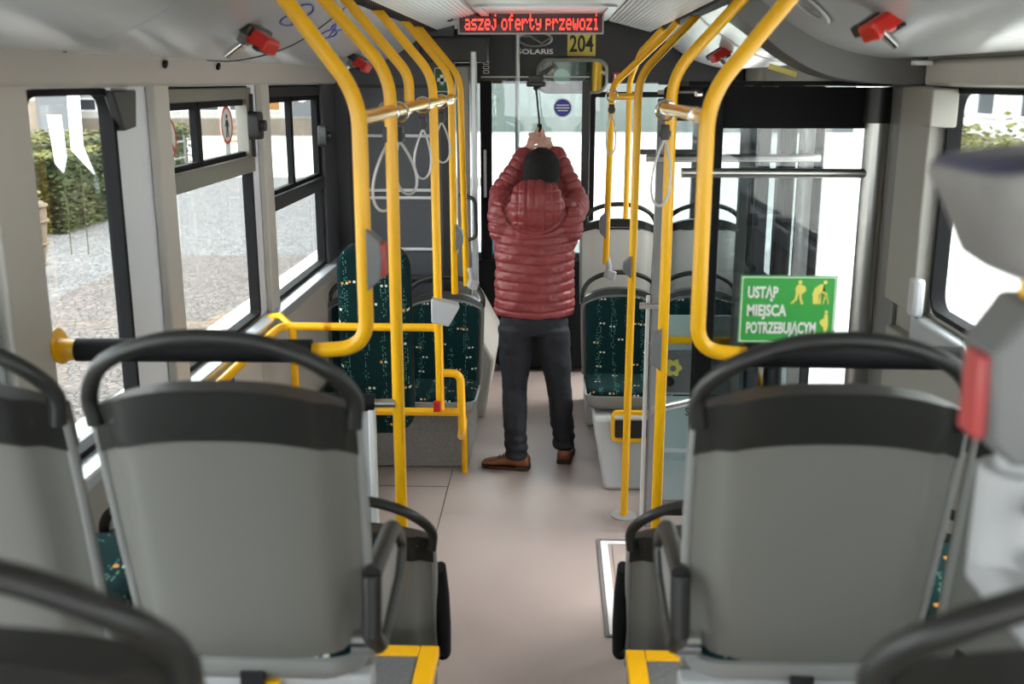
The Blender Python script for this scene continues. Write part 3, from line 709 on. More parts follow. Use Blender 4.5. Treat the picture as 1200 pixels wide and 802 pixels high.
bd = thing('wheelchair_bay_board', 'tall rounded green-patterned wheelchair backrest panel', 'backrest', (-.70, 4.25, .5))
obj('padded_board', MB().prism(rr2(.305, .83, .10, 8, -.70, .93), lambda a, b, d: (a+(b-.93)*.0, 4.25+d-(b-.93)*.04, b), .06), 'fabric', bd, bevel=.02, bseg=3)
obj('board_edge', frame2(MB(), .312, .835, .10, .006, lambda a, b, d: (a, 4.285+d-(b-.93)*.04, b), .012, -.70, .93), 'dark', bd)

# ================================================================ SEATS
def seat(name, label, cat, group, armrest='down', top=1.03, cush=.45, black_back=True, hw=.207, bandk=.86, shellm='shell'):
    """a bus seat facing +Y, origin on the floor below the backrest foot"""
    t = thing(name, label, cat, (0, 0, 0), group)
    zs = top-1.03
    lean = lambda z: -.135*max(0, (z-.40)/.63)+.01
    def hwz(z):
        u = (z-.42)/(top-.42)
        return hw*(.965+.045*math.sin(min(1, max(0, u))*PI*.72))
    def ztop(u): return top-.092-.048*abs(u)**2.6     # outline of the back panel's upper edge
    n, mrows = 28, 26
    def surf(u, v, off):
        z = .375+(ztop(u)-.375)*v
        x = hwz(z)*u
        wrap = .030*abs(u)**3.2
        panel = .020/(1+math.exp((abs(u)-.80)*55))*(1/(1+math.exp((.09-v)*40)))
        y = lean(z)+wrap-(panel if off < 0 else 0)
        if off > 0: y += .028
        return (x, y, z)
    mb = MB()
    def grid(off, v0=0., v1=1., u0=-1, u1=1, push=0, nn=n, mm=mrows):
        o = len(mb.v)
        for j in range(mm+1):
            for i in range(nn+1):
                p = surf(u0+(u1-u0)*i/nn, v0+(v1-v0)*j/mm, off); mb.v.append((p[0], p[1]+push, p[2]))
        for j in range(mm):
            for i in range(nn):
                a = o+j*(nn+1)+i; mb.f.append((a, a+1, a+nn+2, a+nn+1))
        return o
    def shellgrid(v0, v1, u0, u1, pb, pf, nn, mm):
        a = grid(-1, v0, v1, u0, u1, pb, nn, mm); b = grid(1, v0, v1, u0, u1, pf, nn, mm); w_ = nn+1
        E = [i for i in range(w_)]+[j*w_+nn for j in range(1, mm+1)]+[mm*w_+i for i in range(nn-1, -1, -1)]+[j*w_ for j in range(mm-1, 0, -1)]
        for k in range(len(E)):
            p, q = E[k], E[(k+1) % len(E)]; mb.f.append((a+p, a+q, b+q, b+p))
    shellgrid(0, 1, -1, 1, 0, 0, n, mrows)
    obj('back_shell', mb, shellm, t, ang=60)
    # thin lighter side flanges
    for sgn in (-1, 1):
        mb2 = MB()
        pts = [(sgn*(hwz(z)+.002), lean(z)+.032, z) for z in [.42+(top-.16-.42)*i/12 for i in range(13)]]
        mb2.tube(pts, .008, 8); obj('side_flange', mb2, 'shellb', t)
    mb = MB(); k0 = bandk
    shellgrid(k0, 1.015, -1.01, 1.01, -.006, .004, 24, 6)
    tb = obj('top_band', mb, 'black', t, ang=50)
    # raised rib across the band, and the handle bow
    zr = .40+(ztop(0)-.40)*.91
    if black_back: obj('band_rib', MB().tube([(hwz(zr)*.82*u, lean(zr)-.018+.03*abs(u)**3, zr-.01*abs(u)**2) for u in [-1+2*i/16 for i in range(17)]], .007, 8), 'black', tb)
    za = top-.16
    bow = [(-hw*1.0, lean(za)+.018, za), (-hw*1.005, lean(za)+.012, za+.055), (-hw*.80, lean(top)+.01, top-.047), (-hw*.42, lean(top), top-.012), (0, lean(top)-.002, top-.002)]
    bow += [(-x, y, z) for x, y, z in reversed(bow[:-1])]
    obj('handle_bow', MB().tube(smoothpath(bow, 6), .0135, 12, flat=(1, 1.0)), 'black', t)
    # front cushion of backrest
    mb = MB(); c = [] 
    shellgrid(.06, .93, -.90, .90, .030, .022, 20, 18)
    # thicken the pad forwards
    obj('back_cushion', mb, 'fabric', t, bevel=0, ang=50)
    # seat pan and cushion
    D = .44
    prof = rr2(hw*2*.97, D, .07, 6, 0, D/2-.01)
    def lv(z, s_, dz=0): return [(a*s_, (b-D/2)*s_+D/2, z+dz*((b)/D)) for a, b in prof]
    mb = MB(); mb.rings([lv(cush-.10, .80, 0), lv(cush-.085, .93, 0), lv(cush-.05, 1.0, .01), lv(cush-.032, 1.0, .012), lv(cush-.03, .96, .012)])
    obj('seat_pan', mb, 'shellb', t, ang=50)
    mb = MB(); mb.rings([lv(cush-.035, .95, .012), lv(cush-.012, .96, .012), lv(cush-.002, .92, .012), lv(cush+.002, .7, .01)])
    obj('seat_cushion', mb, 'fabric', t, ang=50)
    # support
    obj('support_bracket', MB().prism([(-.02, .40), (.30, cush-.1), (.10, cush-.16), (-.02, .30)], lambda a, b, d: (d-.02, a, b), .04), 'dark', t)
    if armrest:
        ys, zb = .02, cush+.11
        if armrest == 'down':
            pts = fillet([(hw+.010, -.02, zb+.03), (hw+.010, .20, zb+.02), (hw+.010, .29, zb-.05), (hw+.010, .22, zb-.10), (hw+.010, .02, zb-.13), (hw+.010, -.04, zb-.07)], .07)
            a = obj('armrest', MB().tube(pts+[pts[0]], .017, 12), 'black', t)
            obj('armrest_panel', MB().prism([(-.0, zb+.01), (.20, zb), (.25, zb-.05), (.2, zb-.08), (.02, zb-.11)], lambda p, q, d: (hw+.006+d, p, q), .008), 'shellb', a)
            a2 = obj('armrest_hinge', MB().disc((hw-.03, .0, zb-.11), (1, 0, 0), .022, .04, 16), 'chrome', a)
        else:
            pts = [(hw+.014, .045+lean(z)*.9+.01, z) for z in [cush-.0, cush+.10, cush+.20, cush+.285]]
            a = obj('armrest', MB().tube(pts, [.021, .024, .023, .017], 12, flat=(1, 1.6)), 'rubber', t)
            obj('armrest_hinge', MB().tube([(hw-.01, .03, cush+.02), (hw+.014, .035, cush+.02)], .02, 12), 'black', a)
    return t
def mirror_x(o):
    """mirror a copy's parts about x=0 (own mesh data)"""
    for c in o.children:
        c.data = c.data.copy(); c.data.transform(Matrix.Scale(-1, 4, (1, 0, 0))); c.data.flip_normals()
        mirror_x(c)
def strip_arm(o):
    for c in list(o.children):
        if c.name.startswith('armrest'):
            for g in list(c.children): bpy.data.objects.remove(g)
            bpy.data.objects.remove(c)
def put(o, loc, label=None, rz=0):
    o.location = loc; o.rotation_euler = (0, 0, rz)
    if label: o['label'] = label
    return o
G1 = 'grey forward-facing seats on the raised rear platforms'
sL = seat('bus_seat', 'grey-backed raised seat, inner one of the left pair, beside the aisle', 'seat', G1)
armed = sL
sR = copy_tree(sL); mirror_x(sR)
sO = copy_tree(sL); strip_arm(sO)
s0L = copy_tree(sL); s0R = copy_tree(sR)
PZ = .60; PY = 1.625
put(sL, (-.475, PY, PZ))
put(sR, (.480, PY+.02, PZ), 'grey-backed raised seat below the green sign, right of the aisle')
put(sO, (-.948, PY, PZ), 'grey-backed raised seat next to the left window, cut by the frame edge')
sO2 = copy_tree(sO); put(sO2, (.925, PY+.02, PZ), 'grey-backed raised seat by the right window, behind the yellow pole')
put(s0L, (-.485, .87, PZ), 'nearest left seat, only its black handle bow shows at the bottom edge')
put(s0R, (.525, .87, PZ), 'nearest right seat, black bow and top at the bottom right corner')
# under-seat beam with yellow caps
for sg in (-1, 1):
    bm_ = thing('seat_beam', 'grey cross beam under the %s raised seats' % ('left' if sg < 0 else 'right'), 'beam', (sg*.7, 1.66, PZ))
    a, b = sorted((sg*.27, sg*1.165))
    obj('beam_tube', MB().box(a, b, PY+.0, PY+.05, PZ+.345, PZ+.385), 'lgrey', bm_, bevel=.006)
    x = sg*.46+(.07*-sg if sg < 0 else 0); obj('yellow_cap', MB().box(x-.06-.02, x-.06+.02, PY-.012, PY+.0, PZ+.352, PZ+.378), 'yellow', bm_)
    for xx in (.42, .95): obj('beam_leg', MB().tube([(sg*xx, PY+.03, PZ+.35), (sg*xx, PY+.06, PZ+.0)], .02, 10), 'lgrey', bm_)
# row 2, low seats just ahead of the platform
G2 = 'low forward-facing seats just ahead of the platforms'
s2 = seat('bus_seat', 'low seat left of the aisle with folded-up black armrest', 'seat', G2, 'up', top=.975, cush=.45)
s2R = copy_tree(s2); mirror_x(s2R); s2O = copy_tree(s2); strip_arm(s2O)
put(s2, (-.472, 2.56, 0)); put(s2R, (.462, 2.58, 0), 'low seat right of the aisle with folded-up black armrest')
put(s2O, (-.915, 2.56, 0), 'low seat by the left wall below the padded rail')
s2P = copy_tree(s2O); put(s2P, (.915, 2.58, 0), 'low seat by the right wall below the padded rail')
# green seats facing the camera
G3 = 'green patterned seats facing the camera'
g1 = seat('bus_seat', 'green patterned seat left of the man facing the camera', 'seat', G3, None, top=.965, cush=.43, black_back=False, hw=.208, bandk=.955)
g2 = copy_tree(g1); g3 = copy_tree(g1); g4 = copy_tree(g1)
put(g1, (-.54, 5.49, 0), None, PI); put(g2, (-.957, 5.49, 0), 'green patterned seat by the left wall, mostly behind the tall backrest', PI)
put(g3, (.423, 5.575, .015), 'green patterned seat right of the man facing the camera', PI)
put(g4, (.845, 5.575, .015), 'green patterned seat by the right wall behind the door glass', PI)
# back-to-back grey seats beyond
G4 = 'grey-backed seats at the front right'
h1 = seat('bus_seat', 'pale grey high seat back behind the right green seat', 'seat', G4, None, top=1.03, bandk=.93, shellm='wall')
put(h1, (.42, 6.03, .30)); h2 = copy_tree(h1); put(h2, (.90, 6.03, .30), 'grey seat back at the front right wall')
# seat boxes
sb = thing('seat_box', 'speckled grey box under the left green seats', 'seat base', (-.8, 5.3, 0))
obj('box_body', MB().box(-1.165, -.39, 5.22, 5.90, 0, .33), 'speck', sb, bevel=.012)
sb = thing('seat_box', 'pale grey box with yellow-rimmed tray under the right green seats', 'seat base', (.75, 5.3, 0))
mb = MB(); mb.rings([[(.315, 4.93, 0), (1.165, 4.93, 0), (1.165, 5.92, 0), (.315, 5.92, 0)], [(.255, 5.08, .335), (1.165, 5.08, .335), (1.165, 5.92, .335), (.255, 5.92, .335)]])
obj('box_body', mb, 'lgrey', sb, bevel=.02)
obj('tray_rim', frame2(MB(), .42, .15, .03, .018, lambda a, b, d: (a, 5.055-d-(b-.26)*-.30, b), .022, .56, .30), 'yellow', sb)
obj('tray_recess', MB().box(.37, .75, 5.038, 5.05, .215, .335), 'dark', sb)
obj('rear_base', MB().box(.255, 1.165, 5.93, 6.5, 0, .62), 'lgrey', sb, bevel=.02)
# teal barrier behind the door leaf
bp = thing('barrier_screen', 'pale teal barrier panel with yellow rail and dark lettering behind the door glass', 'barrier', (.85, 4.78, 0))
obj('upper_panel', MB().box(.55, 1.15, 4.775, 4.79, .555, .94), 'teal', bp, bevel=.003)
obj('lower_panel', MB().box(.55, 1.15, 4.775, 4.79, .02, .545), 'teal', bp, bevel=.003)
obj('grey_band', MB().box(.55, .72, 4.755, 4.775, .57, .775), 'grey', bp, bevel=.008)
obj('panel_strip', MB().box(.55, 1.15, 4.768, 4.775, .268, .284), 'white', bp)
text_mesh('lettering', 'SOLARIS', .055, 'ink', bp, lambda x, y, z: (.765+x, 4.772-z, .47+y), .0005, .80)
obj('yellow_rail', MB().tube(fillet([(.56, 4.74, .83), (.93, 4.74, .83), (1.06, 4.74, .55)], .12), .018, 16), 'yellow', bp)
mb = MB(); mb.rings([[(.61+(.036+.006*math.cos(6*a))*math.cos(a), y, .705+(.036+.006*math.cos(6*a))*math.sin(a)) for a in [2*PI*i/48 for i in range(48)]] for y in (4.70, 4.725)])
kb = obj('release_knob', mb, 'signy', bp); obj('knob_centre', MB().disc((.61, 4.699, .705), (0, -1, 0), .014, .004, 16), 'grey', kb)
obj('lock_barrel', MB().disc((.60, 4.752, .63), (0, -1, 0), .022, .02, 18), 'dark', bp)

# ================================================================ GREEN SIGN
gs = thing('priority_sign', 'green priority-seat sign with white Polish words above the right padded rail', 'sign', (.61, 2.5, 1.38))
x0, x1, z0, z1 = .493, .722, 1.385, 1.55
obj('sign_plate', MB().box(x0, x1, 2.475, 2.479, z0, z1), 'green', gs, smooth=False)
obj('sign_border', frame2(MB(), x1-x0-.006, z1-z0-.006, .002, .0022, lambda a, b, d: (a, 2.4748-d, b), .0006, (x0+x1)/2, (z0+z1)/2, 2), 'signw', gs)
for body, zc, wd in (('USTĄP', 1.508, .072), ('MIEJSCA', 1.464, .094), ('POTRZEBUJĄCYM', 1.421, .166)):
    t_ = text_mesh('sign_words', body, .038, 'signw', gs, lambda x, y, z: (x, y, z), .0012, 1)
    xs_ = [v.co.x for v in t_.data.vertices]; a, b = min(xs_), max(xs_)
    ys_ = [v.co.y for v in t_.data.vertices]
    off = wloc(gs)
    for v in t_.data.vertices:
        p = v.co+off; u = (p.x-off.x-a)/(b-a) if False else (v.co.x-a)/(b-a)
        zz = v.co.y+off.y
        v.co = Vector((x0+.018+u*wd, 2.4735-(v.co.z+off.z)*.5, zc+zz))-off
def pict(cx, cz, s, kind):
    F = lambda a, b, d: (cx+a*s, 2.4742-d, cz+b*s)
    m_ = MB().prism([(.13*math.cos(a)+(.05 if kind < 2 else 0)+(.25 if kind == 1 else 0), .85+.13*math.sin(a)) for a in [2*PI*i/16 for i in range(16)]], F, .0006)
    if kind == 0:   # person carrying a child
        m_.prism([(-.12, .68), (.12, .70), (.42, .55), (.45, .25), (.2, .05), (-.2, .1), (-.25, .4)], F, .0006)
        m_.prism([(-.2, .12), (-.02, .12), (-.1, -.35), (-.38, -.62), (-.52, -.58), (-.26, -.3)], F, .0006)
        m_.prism([(.0, .12), (.18, .1), (.2, -.25), (.34, -.62), (.18, -.65), (.04, -.25)], F, .0006)
    elif kind == 1:  # bent old person with frame
        m_.prism([(.2, .72), (.0, .72), (-.38, .45), (-.5, .05), (-.42, -.62), (-.1, -.62), (.02, -.1), (.1, .3), (.34, .2), (.38, .1), (.12, .12)], F, .0006)
        m_.prism([(-.1, .0), (.08, .0), (.1, -.62), (-.05, -.62)], F, .0006)
        m_.prism([(.34, .16), (.4, .16), (.28, -.62), (.2, -.62)], F, .0006); m_.prism([(.38, .16), (.45, .16), (.62, -.62), (.55, -.62)], F, .0006)
        m_.prism([(.3, -.2), (.52, -.2), (.52, -.26), (.3, -.26)], F, .0006)
    else:           # pregnant woman
        m_.prism([(-.12, .68), (.12, .68), (.18, .2), (.2, -.3), (.08, -.75), (-.1, -.75), (-.14, -.4), (-.3, -.25), (-.48, .0), (-.4, .2), (-.16, .35)], F, .0006)
    obj('pictogram', m_, 'signy', gs, smooth=False)
pict(.632, 1.504, .036, 0); pict(.682, 1.504, .036, 1); pict(.700, 1.436, .031, 2)

# ================================================================ TICKET VALIDATOR at the near right
vp = thing('validator_pole', 'yellow pole at the right edge with grey clamps near the camera', 'pole', (.485, .95, 1.52))
obj('pole_tube', MB().tube([(.485, .95, 1.66), (.485, .95, 2.34)], .0185, 20), 'yellow', vp)
obj('pole_tube', MB().tube([(.485, .95, 1.52), (.485, .95, 1.66)], .022, 20), 'lgrey', vp)
obj('stop_housing', MB().prism([(.46, 1.66), (.437, 1.68), (.432, 1.765), (.455, 1.80), (.46, 1.81), (.54, 1.81), (.54, 1.66)], lambda a, b, d: (a, .905+d, b), .08), 'grey', vp, bevel=.006)
obj('stop_button', MB().box(.424, .437, .915, .955, 1.683, 1.762), 'pink', vp, bevel=.004)
obj('clamp', MB().tube([(.485, .95, 1.545), (.485, .95, 1.645)], .036, 20), 'lgrey', vp, bevel=.004)
for z in (1.57, 1.62): obj('clamp_screw', MB().disc((.482, .914, z), (0, -1, 0), .010, .006, 12), 'chrome', vp)
obj('clamp_arm', MB().box(.455, .62, .79, .98, 1.515, 1.555), 'lgrey', vp, bevel=.01)
tv = thing('ticket_validator', 'grey funnel-shaped ticket validator on the pole at the right edge', 'ticket machine', (.48, .95, 1.83))
def vr(z, x0, x1, y0, y1, r, dz=0):
    return [(a, b, z+dz*(a-x0)/(x1-x0)) for a, b in rr2(x1-x0, y1-y0, r, 5, (x0+x1)/2, (y0+y1)/2)]
mb = MB(); mb.rings([vr(1.832, .445, .56, .90, 1.00, .02), vr(1.845, .425, .575, .885, 1.01, .025), vr(1.89, .408, .60, .87, 1.03, .03), vr(1.918, .395, .61, .865, 1.04, .03, .02), vr(1.926, .398, .61, .87, 1.04, .03, .02)])
obj('validator_body', mb, 'mauve', tv, ang=50)
mb = MB(); mb.rings([vr(1.925, .397, .61, .868, 1.04, .03, .02), vr(1.933, .404, .60, .88, 1.03, .03, .02)])
obj('validator_top', mb, 'violet', tv)

# ================================================================ HAMMERS, SPEAKERS, STICKERS
def hammer(label, x, y, z, sg):
    t = thing('emergency_hammer', label, 'hammer', (x, y, z), 'red emergency hammers on the ceiling ducts')
    R = Matrix.Rotation(sg*-.55, 3, 'Y') @ Matrix.Rotation(sg*.25, 3, 'Z')
    def q(c): return Vector((x, y, z))+R @ Vector(c)
    if sg < 0: hc, hs, rc, rs_, t0, t1 = (-.035, .0, .0), (.10, .13, .034), (.035, -.01, -.012), (.08, .07, .045), (-.02, .01, -.034), (-.075, .055, -.050)
    else: hc, hs, rc, rs_, t0, t1 = (-.01, .025, .0), (.08, .05, .03), (.0, -.02, -.012), (.11, .07, .045), (.0, .01, -.036), (.03, .062, -.052)
    obj('holder', MB().obox(q(hc), hs, R), 'dark', t, bevel=.006)
    obj('holder_clip', MB().obox(q((hc[0]+.03, hc[1]-.03, -.02)), (.03, .03, .05), R), 'grey', t, bevel=.004)
    obj('hammer_head', MB().obox(q(rc), rs_, R), 'red', t, bevel=.010, bseg=3)
    obj('hammer_grip', MB().obox(q((rc[0]+.01, rc[1], rc[2]-.022)), (.022, rs_[1]+.006, .012), R), 'dark', t, bevel=.004)
    obj('hammer_tip', MB().tube([(x-.03, y-.05, z-.035), (x-.075, y-.055, z-.068)] if sg < 0 else [(x-.005, y-.05, z-.03), (x+.03, y-.05, z-.062)], [.012, .010], 12), 'chrome', t); return t
hammer('red emergency hammer on the left ceiling duct nearest the camera', -.80, 3.05, 2.135, -1)
hammer('red emergency hammer on the right ceiling duct', .80, 2.58, 2.14, 1)
hammer('small far red hammer on the left duct behind the second yellow pole', -.86, 4.95, 2.10, -1)
hammer('far red hammer on the right duct beyond the door', .80, 5.0, 2.13, 1)
sp = thing('ceiling_speaker', 'round grey speaker grille on the right ceiling duct', 'speaker', (.73, 3.03, 2.19))
nrm = Vector((-.62, 0, -.78)); u_ = Vector((.78, 0, -.62)); c0 = Vector((.728, 2.98, 2.198))
for k, rad in enumerate((.07, .045, .02)):
    obj('speaker_ring', MB().tube([c0+u_*rad*math.cos(a)+Vector((0, rad, 0))*math.sin(a)+nrm*.003 for a in [2*PI*i/32 for i in range(32)]], .004 if k == 0 else .003, 6, close=True), 'lgrey' if k == 0 else 'grey', sp)
obj('speaker_plate', MB().disc(c0, nrm, .07, .003, 32), 'duct', sp)
def ductring(label, y0, xa):
    t = thing('duct_sticker', label, 'sticker', (-xa, y0, 2.15), 'blue outlined stickers on the left duct')
    pr_ = duct_prof()
    def on(xv, y):
        for (a, b), (c, d) in zip(pr_, pr_[1:]):
            if a <= xv <= c: return Vector((-xv, y, b+(d-b)*(xv-a)/(c-a)-.002))
        return Vector((-xv, y, 2.07))
    for k in (-1, 1):
        obj('sticker_outline', MB().tube([on(xa+.04*k*.5+.022*math.cos(a), y0+.10*math.sin(a)) for a in [2*PI*i/28 for i in range(28)]], .003, 5, close=True), 'blue', t)
    obj('sticker_line', MB().tube([on(xa-.02, y0-.06), on(xa+.03, y0+.05)], .003, 5), 'blue', t)
ductring('blue outlined sticker beside the near left hammer', 3.30, .74); ductring('blue outlined sticker farther along the left duct', 3.95, .76)
sq = thing('duct_sensor', 'small dark knob on the left duct next to the second yellow pole', 'sensor', (-.70, 3.9, 2.2))
obj('knob', MB().disc((-.70, 3.72, 2.225), (.6, -.3, -.7), .018, .02, 14), 'dark', sq)
def round_sticker(label, y, z, r, kind, side=-1, m='red'):
    t = thing('round_sticker', label, 'sticker', (XL-.02, y, z), 'red-ringed stickers on the left windows')
    F = lambda a, b, d: (XL-.018+d, y+a, z+b)
    n = 36
    mb = MB().rings([[F(R_*math.cos(a), R_*math.sin(a), dd) for a in [2*PI*i/n for i in range(n)]] for R_, dd in ((r, 0), (r, .001), (r*.86, .001), (r*.86, 0))], close=True)
    obj('sticker_ring', mb, m, t, smooth=False)
    obj('sticker_film', MB().prism([(r*.86*math.cos(a), r*.86*math.sin(a)) for a in [2*PI*i/n for i in range(n)]], lambda a, b, d: F(a, b, d*.3), .0006), 'signw', t, smooth=False)
    if kind == 'walk':
        m_ = MB().prism([(.12*r*math.cos(a), .45*r+.12*r*math.sin(a)) for a in [2*PI*i/12 for i in range(12)]], lambda a, b, d: F(a, b, .001+d), .0008)
        for poly in ([(-.14, .28), (.14, .28), (.12, -.15), (-.12, -.15)], [(-.12, -.12), (.0, -.12), (-.12, -.65), (-.25, -.65)], [(.0, -.12), (.12, -.12), (.25, -.65), (.13, -.65)], [(.14, .26), (.36, -.1), (.28, -.14), (.1, .12)], [(-.14, .26), (-.36, -.05), (-.28, -.1), (-.1, .12)]):
            m_.prism([(a*r, b*r) for a, b in poly], lambda a, b, d: F(a, b, .001+d), .0008)
    else:
        m_ = MB().prism([(-.45*r, .3*r), (-.05*r, .4*r), (-.2*r, -.4*r)], lambda a, b, d: F(a, b, .001+d), .0008).prism([(.1*r, .35*r), (.4*r, .3*r), (.35*r, -.35*r), (.15*r, -.35*r)], lambda a, b, d: F(a, b, .001+d), .0008)
        obj('sticker_bar', MB().prism([(-.66*r, .5*r), (-.5*r, .66*r), (.66*r, -.5*r), (.5*r, -.66*r)], lambda a, b, d: F(a, b, .002+d), .0008), m, t, smooth=False)
    obj('pictogram', m_, 'ink', t, smooth=False); return t
round_sticker('round no-food sticker on the left pane of the middle window', 3.44, 1.815, .072, 'food')
round_sticker('round no-standing sticker on the right pane of the middle window', 4.075, 1.835, .072, 'walk')
ns = thing('window_notice', 'small rectangular sticker with a red ring under the hopper window bar', 'sticker', (-1.215, 3.42, 1.56))
obj('notice_sheet', MB().box(-1.218, -1.217, 3.385, 3.46, 1.46, 1.62), 'signw', ns, smooth=False)
obj('notice_ring', MB().tube([(-1.215, 3.42+.026*math.cos(a), 1.56+.026*math.sin(a)) for a in [2*PI*i/24 for i in range(24)]], .003, 6, close=True), 'red', ns)
obj('notice_text', MB().box(-1.217, -1.216, 3.395, 3.45, 1.475, 1.49).box(-1.217, -1.216, 3.395, 3.45, 1.50, 1.512), 'ink', ns, smooth=False)
ns = thing('window_sticker', 'narrow green sticker low on the middle left window', 'sticker', (-1.215, 3.40, 1.2))
obj('sticker_sheet', MB().box(-1.218, -1.217, 3.37, 3.42, 1.13, 1.30), 'green', ns, smooth=False)
obj('sticker_border', frame2(MB(), .046, .166, .003, .003, lambda a, b, d: (-1.217+d, a, b), .001, 3.395, 1.215, 2), 'signy', ns)
ns = thing('wall_sticker', 'violet square sticker on the wall panel under the left window', 'sticker', (-1.165, 3.6, .9))
obj('sticker_sheet', MB().box(-1.169, -1.167, 3.66, 3.80, .78, .90), 'blue', ns, smooth=False)
obj('sticker_ring', MB().tube([(-1.166, 3.73+.035*math.cos(a), .84+.035*math.sin(a)) for a in [2*PI*i/24 for i in range(24)]], .005, 6, close=True), 'signw', ns)

# ================================================================ PERSON
def fuse(name, mb, voxel, m, parent, fn=None, smooth=4, origin=None):
    me = bpy.data.meshes.new('tmp'); me.from_pydata(mb.v, [], mb.f)
    b = bmesh.new(); b.from_mesh(me); bmesh.ops.recalc_face_normals(b, faces=b.faces); b.to_mesh(me); b.free()
    o = bpy.data.objects.new('tmp', me); COL.objects.link(o)
    r = o.modifiers.new('r', 'REMESH'); r.mode = 'VOXEL'; r.voxel_size = voxel; r.adaptivity = 0
    if smooth: s_ = o.modifiers.new('s', 'SMOOTH'); s_.iterations = smooth; s_.factor = .6
    bpy.context.view_layer.update()
    me2 = bpy.data.meshes.new_from_object(o.evaluated_get(bpy.context.evaluated_depsgraph_get()))
    bpy.data.objects.remove(o); bpy.data.meshes.remove(me)
    if fn:
        ns_ = [v.normal.copy() for v in me2.vertices]
        for v, n_ in zip(me2.vertices, ns_): v.co = fn(v.co.copy(), n_)
    me2.materials.clear(); me2.materials.append(M[m]); me2.shade_smooth(); me2.name = name
    q = bpy.data.objects.new(name, me2); COL.objects.link(q); q.parent = parent; return q
PX, PYo = -.045, 5.25
man = thing('person', 'person in a burgundy quilted jacket and black hat holding up a camera stick', 'person', (PX, PYo, 0))
SH = [Vector((-.150, .0, 1.345)), Vector((.160, .0, 1.335))]
EL = [Vector((-.172, .19, 1.425)), Vector((.212, .19, 1.385))]
WR_ = [Vector((-.058, .235, 1.625)), Vector((.105, .240, 1.625))]
HN = [Vector((-.026, .246, 1.678)), Vector((.066, .252, 1.668))]
def ering(cx, cy, z, a, b, n=32, tilt=0): return [(cx+a*math.cos(t), cy+b*math.sin(t), z+tilt*math.cos(t)) for t in [2*PI*i/n for i in range(n)]]
# jacket
def jacket_fn(p, n):
    best = None
    for k in range(2):
        for (A, B, s0) in ((SH[k], EL[k], 0), (EL[k], WR_[k], (EL[k]-SH[k]).length)):
            t = max(0, min(1, (p-A).dot(B-A)/(B-A).length_squared)); d = (p-(A+(B-A)*t)).length
            if best is None or d < best[0]: best = (d, s0+t*(B-A).length)
    armw = (best[0] < .085 and p.z > 1.33 and abs(p.x) > .12) or p.z > 1.50 and abs(p.x-.0) > .13 or (p.y > .12 and p.z > 1.36)
    hood = ((p.x-.005)/.145)**2+((p.y+.085)/.10)**2+((p.z-1.405)/.135)**2 < 1.12 and p.y < -.02
    if hood:
        s_ = abs(((p.x-.005)/.043+.5) % 1-.5)*2*.043/2; depth = .004
        s2_ = abs(((p.z)/.05) % 1-.5)*.05; s_ = min(s_, s2_ if abs(p.x) > .06 else 1)
    elif armw: s_ = abs((best[1]/.042) % 1-.5)*.042; depth = .0045
    else:
        wob = noise.noise(Vector((p.x*5, p.y*5, p.z*3)))*.012
        s_ = abs(((p.z+wob+.012*math.cos(p.x*9))/.0475) % 1-.5)*.0475; depth = .0075
    hq = ((p.x-.005)/.145)**2+((p.y+.085)/.10)**2+((p.z-1.405)/.135)**2
    if p.y < -.05 and abs(hq-1.12) < .14: s_ = min(s_, .002); depth = .011
    g = math.exp(-(s_/.0042)**2); puff = min(1, s_/.012)**.6
    wr = noise.noise(Vector((p.x*14, p.y*14, p.z*26)))*.006+noise.noise(p*60)*.0022+abs(noise.noise(Vector((p.x*7+p.z*6, p.y*7, p.z*7-p.x*5))))*-.007
    return p+n*(-depth*g+(.002 if armw else .0035)*puff+wr)
mb = MB()
mb.rings([ering(.0, 0, .838, .200, .127), ering(.0, 0, .87, .206, .133), ering(.0, .0, .95, .205, .132), ering(0, .0, 1.08, .200, .128), ering(0, 0, 1.2, .205, .128), ering(0, .0, 1.30, .212, .122), ering(0, .01, 1.37, .205, .110), ering(0.005, .015, 1.425, .155, .095), ering(.01, .02, 1.46, .09, .08)])
for k in range(2):
    mb.capsule(SH[k], EL[k], .088, .070); mb.capsule(EL[k], WR_[k], .070, .053); 
    mb.ell(SH[k]+Vector((0, .0, -.05)), (.085, .09, .11))
mb.ell((.008, -.085, 1.40), (.140, .085, .122)); mb.ell((.010, -.05, 1.46), (.125, .10, .070))
fuse('jacket', mb, .0058, 'jacket', man, jacket_fn, 5)
# trousers
def tr_fn(p, n):
    wr = noise.noise(Vector((p.x*9, p.y*9, p.z*16)))*.006+noise.noise(Vector((p.x*30, p.y*30, p.z*45)))*.0025
    if p.z < .22: wr += .003*math.sin(p.z*120+p.x*14)
    return p+n*wr
mb = MB()
mb.rings([ering(0, 0, .86, .165, .11), ering(0, 0, .80, .178, .118), ering(0.0, 0, .76, .17, .115), ering(.0, 0, .74, .15, .10)])
LEG = [[(-.092, .0, .77, .098), (-.098, .01, .60, .083), (-.102, .0, .45, .066), (-.100, -.02, .30, .065), (-.092, -.03, .12, .058), (-.09, -.03, .065, .060)],
       [(.082, .0, .77, .100), (.108, .03, .60, .083), (.128, .05, .45, .068), (.145, .08, .30, .064), (.160, .10, .12, .058), (.163, .10, .075, .062)]]
for L_ in LEG:
    mb.rings([ering(a, b, z, r_, r_*1.08) for a, b, z, r_ in L_])
fuse('trousers', mb, .008, 'trous', man, tr_fn, 4)
